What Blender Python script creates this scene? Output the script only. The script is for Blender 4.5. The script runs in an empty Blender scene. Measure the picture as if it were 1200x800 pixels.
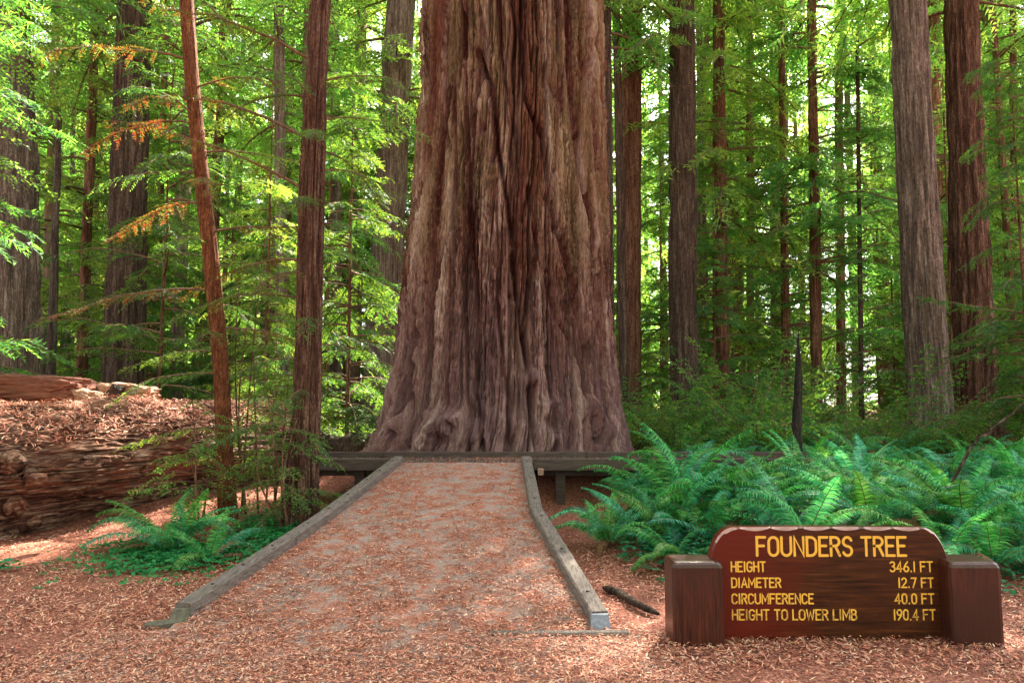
import bpy, math, random
import numpy as np
from mathutils import Vector, Matrix

# ------------------------------------------------------------------ camera, world, sun, exposure
S = bpy.context.scene
FPX = 850.0                       # focal length in pixels of the 1200 px wide photograph
PITCH = math.atan(72 / 850)
EYE = 1.6
cam_d = bpy.data.cameras.new('camera'); cam = bpy.data.objects.new('camera', cam_d)
S.collection.objects.link(cam); S.camera = cam
cam_d.sensor_width = 36; cam_d.lens = FPX / 1200 * 36; cam_d.clip_end = 600; cam_d.clip_start = 0.05
cam.location = (0, 0, EYE); cam.rotation_euler = (math.pi / 2 + PITCH, 0, 0)

SUN_AZ = math.radians(25)         # to the right of straight ahead (+Y)
SUN_EL = math.radians(44)
W = bpy.data.worlds.new('World'); S.world = W; W.use_nodes = True
wn = W.node_tree.nodes; wl = W.node_tree.links
bg = wn['Background']
sky = wn.new('ShaderNodeTexSky'); sky.sky_type = 'NISHITA'; sky.sun_disc = False
sky.sun_elevation = SUN_EL; sky.sun_rotation = SUN_AZ; sky.dust_density = 2.5; sky.air_density = 1.0; sky.ozone_density = 0.6
hs = wn.new('ShaderNodeHueSaturation'); hs.inputs['Saturation'].default_value = 0.25
wl.new(sky.outputs[0], hs.inputs['Color']); wl.new(hs.outputs[0], bg.inputs['Color'])
bg.inputs['Strength'].default_value = 0.085
sun_d = bpy.data.lights.new('sun', 'SUN'); sun_d.energy = 5.0; sun_d.angle = math.radians(0.53); sun_d.color = (1.0, 0.9, 0.74)
sun = bpy.data.objects.new('sun', sun_d); S.collection.objects.link(sun)
to_sun = Vector((math.sin(SUN_AZ) * math.cos(SUN_EL), math.cos(SUN_AZ) * math.cos(SUN_EL), math.sin(SUN_EL)))
sun.rotation_euler = to_sun.to_track_quat('Z', 'Y').to_euler()
sun.location = to_sun * 60
S.view_settings.view_transform = 'Standard'; S.view_settings.look = 'None'
S.view_settings.exposure = 3.15; S.view_settings.gamma = 1.0
S.render.engine = 'CYCLES'
S.cycles.use_denoising = True
S.cycles.max_bounces = 7; S.cycles.diffuse_bounces = 4; S.cycles.transmission_bounces = 4
S.cycles.glossy_bounces = 2; S.cycles.sample_clamp_indirect = 6

# ------------------------------------------------------------------ helpers
RNG = np.random.default_rng(11)
random.seed(5)
PI = math.pi
COL = S.collection
cp, sp_ = math.cos(PITCH), math.sin(PITCH)

def pix(px, py, d):
    """world point seen at pixel (px,py) whose distance along Y is d"""
    a = (px - 600) / FPX; b = (400 - py) / FPX
    v = np.array([a, cp - b * sp_, sp_ + b * cp])
    return np.array([0, 0, EYE]) + v * (d / v[1])

def xat(px, d, z):
    return (px - 600) / FPX * (d * cp + (z - EYE) * sp_)

def proj(P):
    P = np.asarray(P); z = P[..., 2] - EYE
    f = P[..., 1] * cp + z * sp_; u = -P[..., 1] * sp_ + z * cp
    return 600 + FPX * P[..., 0] / f, 400 - FPX * u / f

def smooth(a, b, x):
    t = np.clip((x - a) / (b - a), 0, 1); return t * t * (3 - 2 * t)

_perm = np.random.default_rng(3).permutation(256); _perm = np.concatenate([_perm, _perm, _perm])
_g = np.random.default_rng(4).normal(size=(256, 3)); _g /= np.linalg.norm(_g, axis=1)[:, None]
def pn(x, y, z):
    x, y, z = np.broadcast_arrays(np.asarray(x, float), np.asarray(y, float), np.asarray(z, float))
    xi = np.floor(x).astype(int); yi = np.floor(y).astype(int); zi = np.floor(z).astype(int)
    xf = x - xi; yf = y - yi; zf = z - zi
    u = xf ** 3 * (xf * (xf * 6 - 15) + 10); v = yf ** 3 * (yf * (yf * 6 - 15) + 10); w = zf ** 3 * (zf * (zf * 6 - 15) + 10)
    out = 0
    for dx in (0, 1):
        for dy in (0, 1):
            for dz in (0, 1):
                h = _perm[(_perm[(_perm[(xi + dx) & 255] + yi + dy) & 255] + zi + dz) & 255]
                g = _g[h]
                dot = g[..., 0] * (xf - dx) + g[..., 1] * (yf - dy) + g[..., 2] * (zf - dz)
                out = out + dot * (u if dx else 1 - u) * (v if dy else 1 - v) * (w if dz else 1 - w)
    return out * 1.6

CX, CY = -0.27, 13.7              # centre of the great tree
def ground_z(x, y):
    x = np.asarray(x, float); y = np.asarray(y, float)
    z = 0.22 * smooth(8.5, 12, y) + 0.25 * smooth(12, 22, y)
    z = z + 0.26 * smooth(5.9, 8.6, y) * smooth(0.9, 2.0, x)
    r = np.hypot(x - CX, y - CY)
    z = np.where(r < 3.6, np.maximum(z, z + (.77 - z) * (1 - smooth(2.35, 3.5, r))), z)
    amp = smooth(5.3, 8, y) * np.maximum(smooth(0.9, 1.8, x), smooth(2.3, 3.4, -x)) + smooth(14, 18, y)
    amp = np.clip(amp, 0, 1)
    z = z + amp * (0.09 * pn(x * .5, y * .5, 0.3) + 0.03 * pn(x * 2, y * 2, 5.3))
    return z
def gz(x, y): return float(ground_z(x, y))

def mesh(name, V, F, mats, mi=None, smooth_=False, attr=None):
    """V (n,3); F: int array (m,3|4) or a list of arrays or python list of polygons"""
    me = bpy.data.meshes.new(name)
    V = np.asarray(V, np.float32).reshape(-1, 3)
    if isinstance(F, np.ndarray): F = [F]
    if len(F) and isinstance(F[0], np.ndarray) and F[0].ndim == 2:
        idx = np.concatenate([f.ravel() for f in F]).astype(np.int32)
        tot = np.concatenate([np.full(len(f), f.shape[1], np.int32) for f in F])
    else:
        idx = np.array([i for f in F for i in f], np.int32); tot = np.array([len(f) for f in F], np.int32)
    st = np.concatenate([[0], np.cumsum(tot)[:-1]]).astype(np.int32)
    me.vertices.add(len(V)); me.vertices.foreach_set('co', V.ravel())
    me.loops.add(len(idx)); me.loops.foreach_set('vertex_index', idx)
    me.polygons.add(len(tot)); me.polygons.foreach_set('loop_start', st); me.polygons.foreach_set('loop_total', tot)
    for m in (mats if isinstance(mats, (list, tuple)) else [mats]): me.materials.append(m)
    if mi is not None: me.polygons.foreach_set('material_index', np.asarray(mi, np.int32))
    me.polygons.foreach_set('use_smooth', np.full(len(tot), bool(smooth_)) if np.isscalar(smooth_) or isinstance(smooth_, bool) else np.asarray(smooth_, bool))
    if attr is not None:
        for k, a in attr.items():
            at = me.attributes.new(k, 'FLOAT', 'POINT'); at.data.foreach_set('value', np.asarray(a, np.float32).ravel())
    me.update(calc_edges=True); me.validate()
    return me

def obj(name, me, parent=None, loc=(0, 0, 0), rot=(0, 0, 0), scale=(1, 1, 1)):
    o = bpy.data.objects.new(name, me); COL.objects.link(o)
    o.location = loc; o.rotation_euler = rot; o.scale = scale
    if parent is not None: o.parent = parent
    return o
def tag(o, label=None, cat=None, group=None, kind=None):
    if label: o['label'] = label
    if cat: o['category'] = cat
    if group: o['group'] = group
    if kind: o['kind'] = kind
    return o
def thing(name, label, cat, loc=(0, 0, 0), rotz=0, group=None):
    o = bpy.data.objects.new(name, None); COL.objects.link(o); o.empty_display_size = .2
    o.location = loc; o.rotation_euler = (0, 0, rotz)
    return tag(o, label, cat, group)

class Geo:
    """collects vertices and faces in batches, with a material index"""
    def __init__(s): s.V = []; s.F = []; s.M = []; s.S = []; s.n = 0
    def add(s, V, F, mi=0, sm=False):
        V = np.asarray(V, float).reshape(-1, 3); F = np.asarray(F, int)
        s.V.append(V); s.F.append(F + s.n); s.M.append(np.full(len(F), mi)); s.S.append(np.full(len(F), sm)); s.n += len(V)
    def build(s, name, mats):
        return mesh(name, np.concatenate(s.V), s.F, mats, np.concatenate(s.M), np.concatenate(s.S))

def tube(geo, P, R, seg=6, mi=0, cap=False):
    P = np.asarray(P, float); n = len(P); R = np.broadcast_to(np.asarray(R, float), (n,))
    T = np.gradient(P, axis=0); T /= np.linalg.norm(T, axis=1)[:, None] + 1e-9
    ref = np.array([0, 0, 1.0]) if abs(T[0, 2]) < .8 else np.array([1.0, 0, 0])
    A = np.cross(T, ref); A /= np.linalg.norm(A, axis=1)[:, None] + 1e-9; B = np.cross(T, A)
    a = np.arange(seg) / seg * 2 * PI
    V = P[:, None] + R[:, None, None] * (np.cos(a)[None, :, None] * A[:, None] + np.sin(a)[None, :, None] * B[:, None])
    i = np.arange(n - 1)[:, None] * seg; j = np.arange(seg)[None]; k = (j + 1) % seg
    Fq = np.stack([i + j, i + k, i + seg + k, i + seg + j], -1).reshape(-1, 4)
    geo.add(V.reshape(-1, 3), Fq, mi, True)
    if cap:
        for e in (0, n - 1):
            c = np.vstack([V[e], P[e] + T[e] * R[e] * .15 * (1 if e else -1)])
            geo.add(c, np.stack([np.arange(seg), (np.arange(seg) + 1) % seg, np.full(seg, seg)], -1), mi, False)

def leaves(geo, P, D, N, L, Wd, mi=1, tri=True):
    """one small pointed leaf per row: base point P, direction D, face normal N"""
    D = D / (np.linalg.norm(D, axis=1)[:, None] + 1e-9)
    Sd = np.cross(N, D); Sd /= np.linalg.norm(Sd, axis=1)[:, None] + 1e-9
    L = np.broadcast_to(L, (len(P),))[:, None]; Wd = np.broadcast_to(Wd, (len(P),))[:, None]
    n = len(P); b = np.arange(n)[:, None]
    if tri:
        V = np.stack([P - Sd * Wd * .5, P + Sd * Wd * .5, P + D * L], 1)
        geo.add(V.reshape(-1, 3), b * 3 + np.arange(3)[None], mi)
    else:
        V = np.stack([P, P + D * L * .4 - Sd * Wd * .5, P + D * L, P + D * L * .4 + Sd * Wd * .5], 1)
        geo.add(V.reshape(-1, 3), b * 4 + np.arange(4)[None], mi)

# ------------------------------------------------------------------ materials
def mat(name):
    m = bpy.data.materials.new(name); m.use_nodes = True
    nt = m.node_tree; nt.nodes.clear()
    return m, nt.nodes, nt.links
def ramp(ns, stops):
    r = ns.new('ShaderNodeValToRGB'); e = r.color_ramp.elements
    while len(e) < len(stops): e.new(0.5)
    for el, (p, c) in zip(e, stops): el.position = p; el.color = (*c, 1)
    return r
def principled(ns, ls, rough=.8, spec=.3):
    b = ns.new('ShaderNodeBsdfPrincipled'); b.inputs['Roughness'].default_value = rough
    b.inputs['Specular IOR Level'].default_value = spec
    o = ns.new('ShaderNodeOutputMaterial'); ls.new(b.outputs[0], o.inputs[0])
    return b
def coords(ns, ls, scale=(1, 1, 1), kind='Object', loc=(0, 0, 0)):
    t = ns.new('ShaderNodeTexCoord'); m = ns.new('ShaderNodeMapping'); m.inputs['Scale'].default_value = scale
    m.inputs['Location'].default_value = loc
    ls.new(t.outputs[kind], m.inputs[0]); return m.outputs[0]
def noise(ns, ls, vec, scale, detail=4, rough=.6, dist=0):
    n = ns.new('ShaderNodeTexNoise'); n.inputs['Scale'].default_value = scale; n.inputs['Detail'].default_value = detail
    n.inputs['Roughness'].default_value = rough; n.inputs['Distortion'].default_value = dist
    ls.new(vec, n.inputs['Vector']); return n.outputs[0]
def mixc(ns, ls, f, a, b, mode='MIX'):
    m = ns.new('ShaderNodeMix'); m.data_type = 'RGBA'; m.blend_type = mode
    for s_, v in ((m.inputs[0], f), (m.inputs[6], a), (m.inputs[7], b)):
        if isinstance(v, (int, float)): s_.default_value = v
        elif isinstance(v, tuple): s_.default_value = (*v, 1)
        else: ls.new(v, s_)
    return m.outputs[2]
def math_(ns, ls, op, a, b=0.0, c=None):
    m = ns.new('ShaderNodeMath'); m.operation = op
    for i, v in enumerate((a, b, c)):
        if v is None: continue
        if isinstance(v, (int, float)): m.inputs[i].default_value = v
        else: ls.new(v, m.inputs[i])
    return m.outputs[0]
def bump(ns, ls, b, h, strength=.5, dist=.02):
    n = ns.new('ShaderNodeBump'); n.inputs['Strength'].default_value = strength; n.inputs['Distance'].default_value = dist
    ls.new(h, n.inputs['Height']); ls.new(n.outputs[0], b.inputs['Normal'])

def leaf_mat(name, stops, trans, tf=.5, rough=.55, vary=.06):
    m, ns, ls = mat(name)
    g = ns.new('ShaderNodeNewGeometry'); oi = ns.new('ShaderNodeObjectInfo')
    pos = noise(ns, ls, g.outputs['Position'], 0.35, 2)
    t = math_(ns, ls, 'MULTIPLY_ADD', g.outputs['Random Per Island'], .55, math_(ns, ls, 'MULTIPLY', pos, .5))
    r = ramp(ns, stops); ls.new(t, r.inputs[0])
    h = ns.new('ShaderNodeHueSaturation')
    ls.new(math_(ns, ls, 'MULTIPLY_ADD', oi.outputs['Random'], vary, .5 - vary / 2), h.inputs['Hue'])
    ls.new(math_(ns, ls, 'MULTIPLY_ADD', math_(ns, ls, 'FRACT', math_(ns, ls, 'MULTIPLY', oi.outputs['Random'], 7.31)), .7, .65), h.inputs['Value'])
    ls.new(r.outputs[0], h.inputs['Color'])
    b = ns.new('ShaderNodeBsdfPrincipled'); b.inputs['Roughness'].default_value = rough; b.inputs['Specular IOR Level'].default_value = .2
    ls.new(h.outputs[0], b.inputs['Base Color'])
    tr = ns.new('ShaderNodeBsdfTranslucent')
    tc = mixc(ns, ls, 1.0, h.outputs[0], trans, 'MULTIPLY')
    ls.new(tc, tr.inputs[0])
    mx = ns.new('ShaderNodeMixShader'); mx.inputs[0].default_value = tf
    ls.new(b.outputs[0], mx.inputs[1]); ls.new(tr.outputs[0], mx.inputs[2])
    o = ns.new('ShaderNodeOutputMaterial'); ls.new(mx.outputs[0], o.inputs[0])
    return m

M = {}
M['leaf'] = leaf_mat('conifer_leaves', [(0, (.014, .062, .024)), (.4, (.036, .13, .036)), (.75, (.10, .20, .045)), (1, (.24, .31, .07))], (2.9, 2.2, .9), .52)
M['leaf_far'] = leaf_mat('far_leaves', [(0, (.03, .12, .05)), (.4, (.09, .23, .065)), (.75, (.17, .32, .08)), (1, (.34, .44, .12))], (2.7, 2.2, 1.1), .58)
M['leaf_rust'] = leaf_mat('rusty_leaves', [(0, (.10, .045, .016)), (.4, (.20, .075, .022)), (.55, (.07, .12, .03)), (.8, (.10, .15, .03)), (1, (.26, .11, .03))], (1.7, 1.3, .8), .4)
M['leaf_broad'] = leaf_mat('broad_leaves', [(0, (.04, .15, .03)), (.5, (.09, .24, .04)), (1, (.22, .36, .06))], (2.4, 2.2, 1.1), .5)
M['fern'] = leaf_mat('fern_leaves', [(0, (.008, .06, .018)), (.4, (.024, .18, .060)), (.75, (.07, .35, .115)), (1, (.24, .46, .10))], (1.8, 1.8, 1.0), .32, .6, .13)
M['sorrel'] = leaf_mat('sorrel_leaves', [(0, (.015, .12, .04)), (.6, (.03, .24, .08)), (1, (.08, .32, .09))], (1.6, 1.8, 1.0), .3)

def litter_mat():
    m, ns, ls = mat('leaf_litter')
    g = ns.new('ShaderNodeNewGeometry')
    r = ramp(ns, [(0, (.035, .014, .010)), (.18, (.15, .045, .028)), (.42, (.40, .125, .075)), (.72, (.60, .24, .15)), (.90, (.78, .42, .30)), (1, (.66, .50, .34))])
    ls.new(g.outputs['Random Per Island'], r.inputs[0])
    b = principled(ns, ls, .7, .25); ls.new(r.outputs[0], b.inputs['Base Color'])
    return m
M['litter'] = litter_mat()

def ground_mat(name, asphalt=False, twigs=False):
    m, ns, ls = mat(name)
    v = coords(ns, ls, kind='Object')
    vs = coords(ns, ls, (1, 1, 1), 'Object')
    n1 = noise(ns, ls, v, 45, 5, .7, 1.0); n2 = noise(ns, ls, v, 6, 4, .6); n3 = noise(ns, ls, v, .6, 3)
    b = principled(ns, ls, .9, .2)
    c = ramp(ns, [(.36, (.07, .024, .018)), (.47, (.27, .095, .062)), (.58, (.48, .19, .125)), (.70, (.64, .34, .25))]); ls.new(n1, c.inputs[0])
    if asphalt:
        g = ramp(ns, [(.3, (.24, .175, .15)), (.7, (.38, .29, .255))]); ls.new(noise(ns, ls, v, 120, 3), g.inputs[0])
        f = ramp(ns, [(.45, (0, 0, 0)), (.53, (1, 1, 1))]); ls.new(math_(ns, ls, 'MULTIPLY_ADD', n2, .6, math_(ns, ls, 'MULTIPLY', n1, .4)), f.inputs[0])
        col = mixc(ns, ls, f.outputs[0], g.outputs[0], c.outputs[0])
    else:
        d = ramp(ns, [(.35, (.55, .5, .5)), (.6, (1, 1, 1))]); ls.new(n3, d.inputs[0])
        col = mixc(ns, ls, .8, c.outputs[0], d.outputs[0], 'MULTIPLY')
    ls.new(col, b.inputs['Base Color'])
    bump(ns, ls, b, n1, .8, .02)
    return m
M['ground'] = ground_mat('forest_floor_litter')
M['path'] = ground_mat('worn_paving', True)

def bark_mat(name, ca, cb, cc, sc=1.0, zs=.09, dist=.05, hue=.03, fattr=False):
    m, ns, ls = mat(name)
    v = coords(ns, ls, (1, 1, zs)); oi = ns.new('ShaderNodeObjectInfo')
    va = ns.new('ShaderNodeVectorMath'); va.operation = 'MULTIPLY_ADD'
    cmb = ns.new('ShaderNodeCombineXYZ')
    for i in range(3): ls.new(oi.outputs['Random'], cmb.inputs[i])
    ls.new(cmb.outputs[0], va.inputs[0]); va.inputs[1].default_value = (17, 23, 9); ls.new(v, va.inputs[2])
    v = va.outputs[0]
    n1 = noise(ns, ls, v, 9 * sc, 5, .65, .6); n2 = noise(ns, ls, v, 26 * sc, 4, .7); n3 = noise(ns, ls, coords(ns, ls, (1, 1, .45)), 30 * sc, 4, .75)
    r = ramp(ns, [(.40, tuple(q * .7 for q in ca)), (.52, cb), (.64, tuple(q * 1.15 for q in cc))])
    ls.new(math_(ns, ls, 'MULTIPLY_ADD', n1, .35, math_(ns, ls, 'MULTIPLY_ADD', n2, .35, math_(ns, ls, 'MULTIPLY', n3, .33))), r.inputs[0])
    h = ns.new('ShaderNodeHueSaturation'); ls.new(r.outputs[0], h.inputs['Color'])
    ls.new(math_(ns, ls, 'MULTIPLY_ADD', oi.outputs['Random'], .5, .75), h.inputs['Value'])
    b = principled(ns, ls, .9, .15); ls.new(h.outputs[0], b.inputs['Base Color'])
    bump(ns, ls, b, math_(ns, ls, 'MULTIPLY_ADD', n1, .8, math_(ns, ls, 'MULTIPLY_ADD', n2, .6, math_(ns, ls, 'MULTIPLY', n3, .5))), 1.0, dist)
    return m
M['bark_grey'] = bark_mat('grey_bark', (.045, .03, .025), (.15, .105, .085), (.34, .27, .22))
M['bark_red'] = bark_mat('red_brown_bark', (.045, .018, .012), (.15, .068, .042), (.33, .19, .12))
M['bark_dark'] = bark_mat('dark_bark', (.02, .012, .01), (.07, .045, .034), (.17, .12, .09))
M['bark_near'] = bark_mat('near_furrowed_bark', (.022, .010, .007), (.08, .037, .026), (.22, .13, .09), 1.6, .10)
M['bark_orange'] = bark_mat('orange_bark', (.035, .012, .006), (.11, .036, .015), (.22, .095, .045), 2.2, .22, .02)
M['bark_far'] = bark_mat('far_bark', (.12, .075, .05), (.20, .135, .095), (.30, .22, .16), .8)  # paleness of the far trunks is set in this bark colour
M['twig'] = bark_mat('twig_bark', (.08, .045, .03), (.15, .085, .055), (.22, .14, .09), 3, .5, .003)
M['snag'] = bark_mat('charred_wood', (.012, .010, .010), (.03, .024, .022), (.07, .05, .04))

def giant_mat():
    m, ns, ls = mat('great_redwood_bark')
    v = coords(ns, ls, (1, 1, .07)); v0 = coords(ns, ls, (1, 1, 1)); v2 = coords(ns, ls, (1, 1, .22))
    b = principled(ns, ls, .88, .18)
    big = noise(ns, ls, v, 1.5, 3, .6, .5); mid = noise(ns, ls, v, 9, 6, .75, .4); fine = noise(ns, ls, v2, 34, 6, .8, .3)
    lich = noise(ns, ls, v0, 14, 6, .75); patch = noise(ns, ls, v2, .9, 3)
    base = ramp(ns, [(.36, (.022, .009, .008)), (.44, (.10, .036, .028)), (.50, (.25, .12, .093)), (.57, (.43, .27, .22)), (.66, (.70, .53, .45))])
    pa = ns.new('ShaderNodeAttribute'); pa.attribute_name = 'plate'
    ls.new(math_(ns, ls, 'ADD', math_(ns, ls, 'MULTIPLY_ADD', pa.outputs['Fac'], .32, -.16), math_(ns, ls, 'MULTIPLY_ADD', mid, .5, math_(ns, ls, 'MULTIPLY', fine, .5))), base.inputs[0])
    # tan lichen crust, more of it higher up
    sep = ns.new('ShaderNodeSeparateXYZ'); ls.new(coords(ns, ls), sep.inputs[0])
    hgt = ns.new('ShaderNodeMapRange'); hgt.inputs[1].default_value = 1.6; hgt.inputs[2].default_value = 5.0; hgt.inputs[3].default_value = -.16; hgt.inputs[4].default_value = .07
    ls.new(sep.outputs[2], hgt.inputs[0])
    lf = math_(ns, ls, 'ADD', math_(ns, ls, 'MULTIPLY_ADD', patch, .55, math_(ns, ls, 'MULTIPLY', lich, .5)), hgt.outputs[0])
    lr = ramp(ns, [(.50, (0, 0, 0)), (.62, (1, 1, 1))]); ls.new(lf, lr.inputs[0])
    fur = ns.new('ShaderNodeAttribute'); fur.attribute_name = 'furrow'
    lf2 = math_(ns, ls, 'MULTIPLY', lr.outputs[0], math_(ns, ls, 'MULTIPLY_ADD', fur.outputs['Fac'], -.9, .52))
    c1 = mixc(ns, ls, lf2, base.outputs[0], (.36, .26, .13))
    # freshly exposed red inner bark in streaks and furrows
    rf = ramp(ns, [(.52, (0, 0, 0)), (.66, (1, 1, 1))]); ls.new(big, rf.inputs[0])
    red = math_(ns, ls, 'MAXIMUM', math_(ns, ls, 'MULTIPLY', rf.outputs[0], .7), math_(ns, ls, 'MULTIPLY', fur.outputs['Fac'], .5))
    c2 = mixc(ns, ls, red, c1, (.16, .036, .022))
    # weathered mauve grey at the foot
    lo = ns.new('ShaderNodeMapRange'); lo.inputs[1].default_value = 3.2; lo.inputs[2].default_value = 1.2; lo.inputs[3].default_value = 0; lo.inputs[4].default_value = .5
    ls.new(math_(ns, ls, 'MULTIPLY_ADD', patch, 2.0, math_(ns, ls, 'SUBTRACT', sep.outputs[2], 1.0)), lo.inputs[0])
    c3 = mixc(ns, ls, math_(ns, ls, 'MULTIPLY', lo.outputs[0], math_(ns, ls, 'MULTIPLY_ADD', mid, .9, .35)), c2, (.36, .235, .245))
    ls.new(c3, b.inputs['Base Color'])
    bump(ns, ls, b, math_(ns, ls, 'MULTIPLY_ADD', mid, .7, math_(ns, ls, 'MULTIPLY_ADD', fine, .6, math_(ns, ls, 'MULTIPLY', lich, .3))), 1.0, .09)
    return m
M['giant'] = giant_mat()

def wood_mat(name, ca, cb, scale=(1, 12, 12), rough=.8, moss=0, spec=.25, coat=0, blotch=None):
    m, ns, ls = mat(name)
    v = coords(ns, ls, scale); v0 = coords(ns, ls)
    n1 = noise(ns, ls, v, 3.5, 5, .65, .6); n2 = noise(ns, ls, v0, 3, 4, .6)
    b = principled(ns, ls, rough, spec); r = ramp(ns, [(.3, ca), (.7, cb)]); ls.new(n1, r.inputs[0])
    c = r.outputs[0]
    if blotch:
        f = ramp(ns, [(.42, (0, 0, 0)), (.6, (1, 1, 1))]); ls.new(noise(ns, ls, v0, 1.6, 3, .5), f.inputs[0])
        c = mixc(ns, ls, f.outputs[0], c, blotch)
    if moss:
        f = ramp(ns, [(.5 - moss * .2, (0, 0, 0)), (.62, (1, 1, 1))]); ls.new(n2, f.inputs[0])
        c = mixc(ns, ls, math_(ns, ls, 'MULTIPLY', f.outputs[0], moss), c, (.10, .13, .045))
    ls.new(c, b.inputs['Base Color']); b.inputs['Coat Weight'].default_value = coat; b.inputs['Coat Roughness'].default_value = .25
    bump(ns, ls, b, n1, .5, .008)
    return m
M['kerb'] = wood_mat('weathered_timber', (.055, .042, .036), (.21, .165, .145), (16, 1.4, 16), moss=.08)
M['kerb_moss'] = wood_mat('kerb_end_with_moss', (.05, .04, .033), (.16, .13, .11), (9, 3, 9), moss=.3)
M['kerb_end'] = wood_mat('painted_end_grain', (.17, .18, .22), (.27, .28, .33), (8, 8, 8))
M['moss'] = wood_mat('mossy_timber', (.035, .038, .022), (.09, .085, .05), (9, 9, 9), moss=.5)
M['beam'] = wood_mat('dark_timber', (.035, .024, .020), (.105, .072, .060), (1.2, 14, 14), moss=.05)
M['signwood'] = wood_mat('varnished_sign_wood', (.045, .016, .010), (.12, .042, .020), (1, 8, 14), .38, spec=.5, coat=.15)
M['signpost'] = wood_mat('varnished_post_wood', (.010, .003, .002), (.10, .021, .010), (18, 18, 1.4), .3, spec=.4, coat=.12, blotch=(.04, .011, .007))
M['bevelwood'] = wood_mat('pale_bevel_wood', (.24, .11, .09), (.42, .23, .2), (3, 8, 8), .4, spec=.5)
M['log'] = wood_mat('rotting_log_wood', (.12, .06, .04), (.36, .22, .15), (12, .8, 12), .9)
M['redwood_cut'] = wood_mat('split_redwood', (.08, .026, .017), (.23, .085, .052), (1.5, 10, 10), .85)
M['palewood'] = wood_mat('pale_dead_wood', (.20, .10, .065), (.48, .31, .22), (10, 3, 10), .85)
M['bolt'] = wood_mat('rusty_bolt', (.02, .015, .012), (.05, .035, .03), (20, 20, 20), .6)

def paint_mat():
    m, ns, ls = mat('yellow_letter_paint')
    v = coords(ns, ls); b = principled(ns, ls, .6, .3)
    sep = ns.new('ShaderNodeSeparateXYZ'); ls.new(v, sep.inputs[0])
    wear = ns.new('ShaderNodeMapRange'); wear.inputs[1].default_value = .45; wear.inputs[2].default_value = .1; wear.inputs[3].default_value = -.12; wear.inputs[4].default_value = .09
    ls.new(sep.outputs[2], wear.inputs[0])
    n = noise(ns, ls, v, 22, 4, .6)
    f = ramp(ns, [(.54, (0, 0, 0)), (.6, (1, 1, 1))]); ls.new(math_(ns, ls, 'ADD', n, wear.outputs[0]), f.inputs[0])
    ls.new(mixc(ns, ls, math_(ns, ls, 'MULTIPLY', f.outputs[0], .75), (.80, .42, .055), (.30, .17, .05)), b.inputs['Base Color'])
    return m
M['paint'] = paint_mat()

# sign board colour: brown with redder, freshly oiled areas at the left end
def sign_mat():
    m, ns, ls = mat('oiled_sign_board')
    v = coords(ns, ls, (1, 8, 16)); v0 = coords(ns, ls); b = principled(ns, ls, .3, .25)
    n1 = noise(ns, ls, v, 2.6, 5, .6, .4)
    r = ramp(ns, [(.3, (.016, .005, .002)), (.55, (.058, .016, .005)), (.75, (.13, .038, .010))]); ls.new(n1, r.inputs[0])
    sep = ns.new('ShaderNodeSeparateXYZ'); ls.new(v0, sep.inputs[0])
    edge = ns.new('ShaderNodeMapRange'); edge.inputs[1].default_value = .38; edge.inputs[2].default_value = -.12; edge.inputs[3].default_value = 0; edge.inputs[4].default_value = .75
    ls.new(math_(ns, ls, 'MULTIPLY_ADD', noise(ns, ls, v0, 2.5, 3), .9, math_(ns, ls, 'SUBTRACT', sep.outputs[0], .0)), edge.inputs[0])
    c = mixc(ns, ls, edge.outputs[0], r.outputs[0], (.13, .010, .005))
    sc = noise(ns, ls, coords(ns, ls, (3, 1, 30)), 5, 4)
    f = ramp(ns, [(.62, (0, 0, 0)), (.75, (1, 1, 1))]); ls.new(sc, f.inputs[0])
    c = mixc(ns, ls, math_(ns, ls, 'MULTIPLY', f.outputs[0], .25), c, (.30, .2, .14))
    ls.new(c, b.inputs['Base Color']); bump(ns, ls, b, n1, .35, .004)
    return m
M['signboard'] = sign_mat()

# ------------------------------------------------------------------ ground
def grid_mesh(name, xs, ys, zf, m):
    X, Y = np.meshgrid(xs, ys); Z = zf(X, Y)
    V = np.stack([X, Y, Z], -1).reshape(-1, 3); nx, ny = len(xs), len(ys)
    i = (np.arange(ny - 1)[:, None] * nx + np.arange(nx - 1)[None]).reshape(-1)
    return mesh(name, V, np.stack([i, i + 1, i + nx + 1, i + nx], -1), m, smooth_=True)
def warp(lo, hi, near, n):        # spacing fine near 0 and coarse far away
    t = np.linspace(-1, 1, n); s = np.sign(t) * np.abs(t) ** 3
    return np.where(t < 0, -s * lo, s * hi) + near
xs = np.unique(np.concatenate([np.linspace(-9, 9, 150), -9 - np.linspace(0, 1, 30)[1:] ** 2 * 391, 9 + np.linspace(0, 1, 30)[1:] ** 2 * 391]))
ys = np.unique(np.concatenate([np.linspace(1, 24, 190), 1 - np.linspace(0, 1, 16)[1:] ** 2 * 300, 24 + np.linspace(0, 1, 40)[1:] ** 2 * 376]))
def terr(X, Y):
    Z = ground_z(X, Y)
    inside = (X > -2.6 + .3 * smooth(5, 10, Y)) & (X < .7) & (Y > 5.2) & (Y < 10.4)
    return Z
tag(obj('ground', grid_mesh('ground', xs, ys, terr, M['ground'])), kind='structure')

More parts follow.
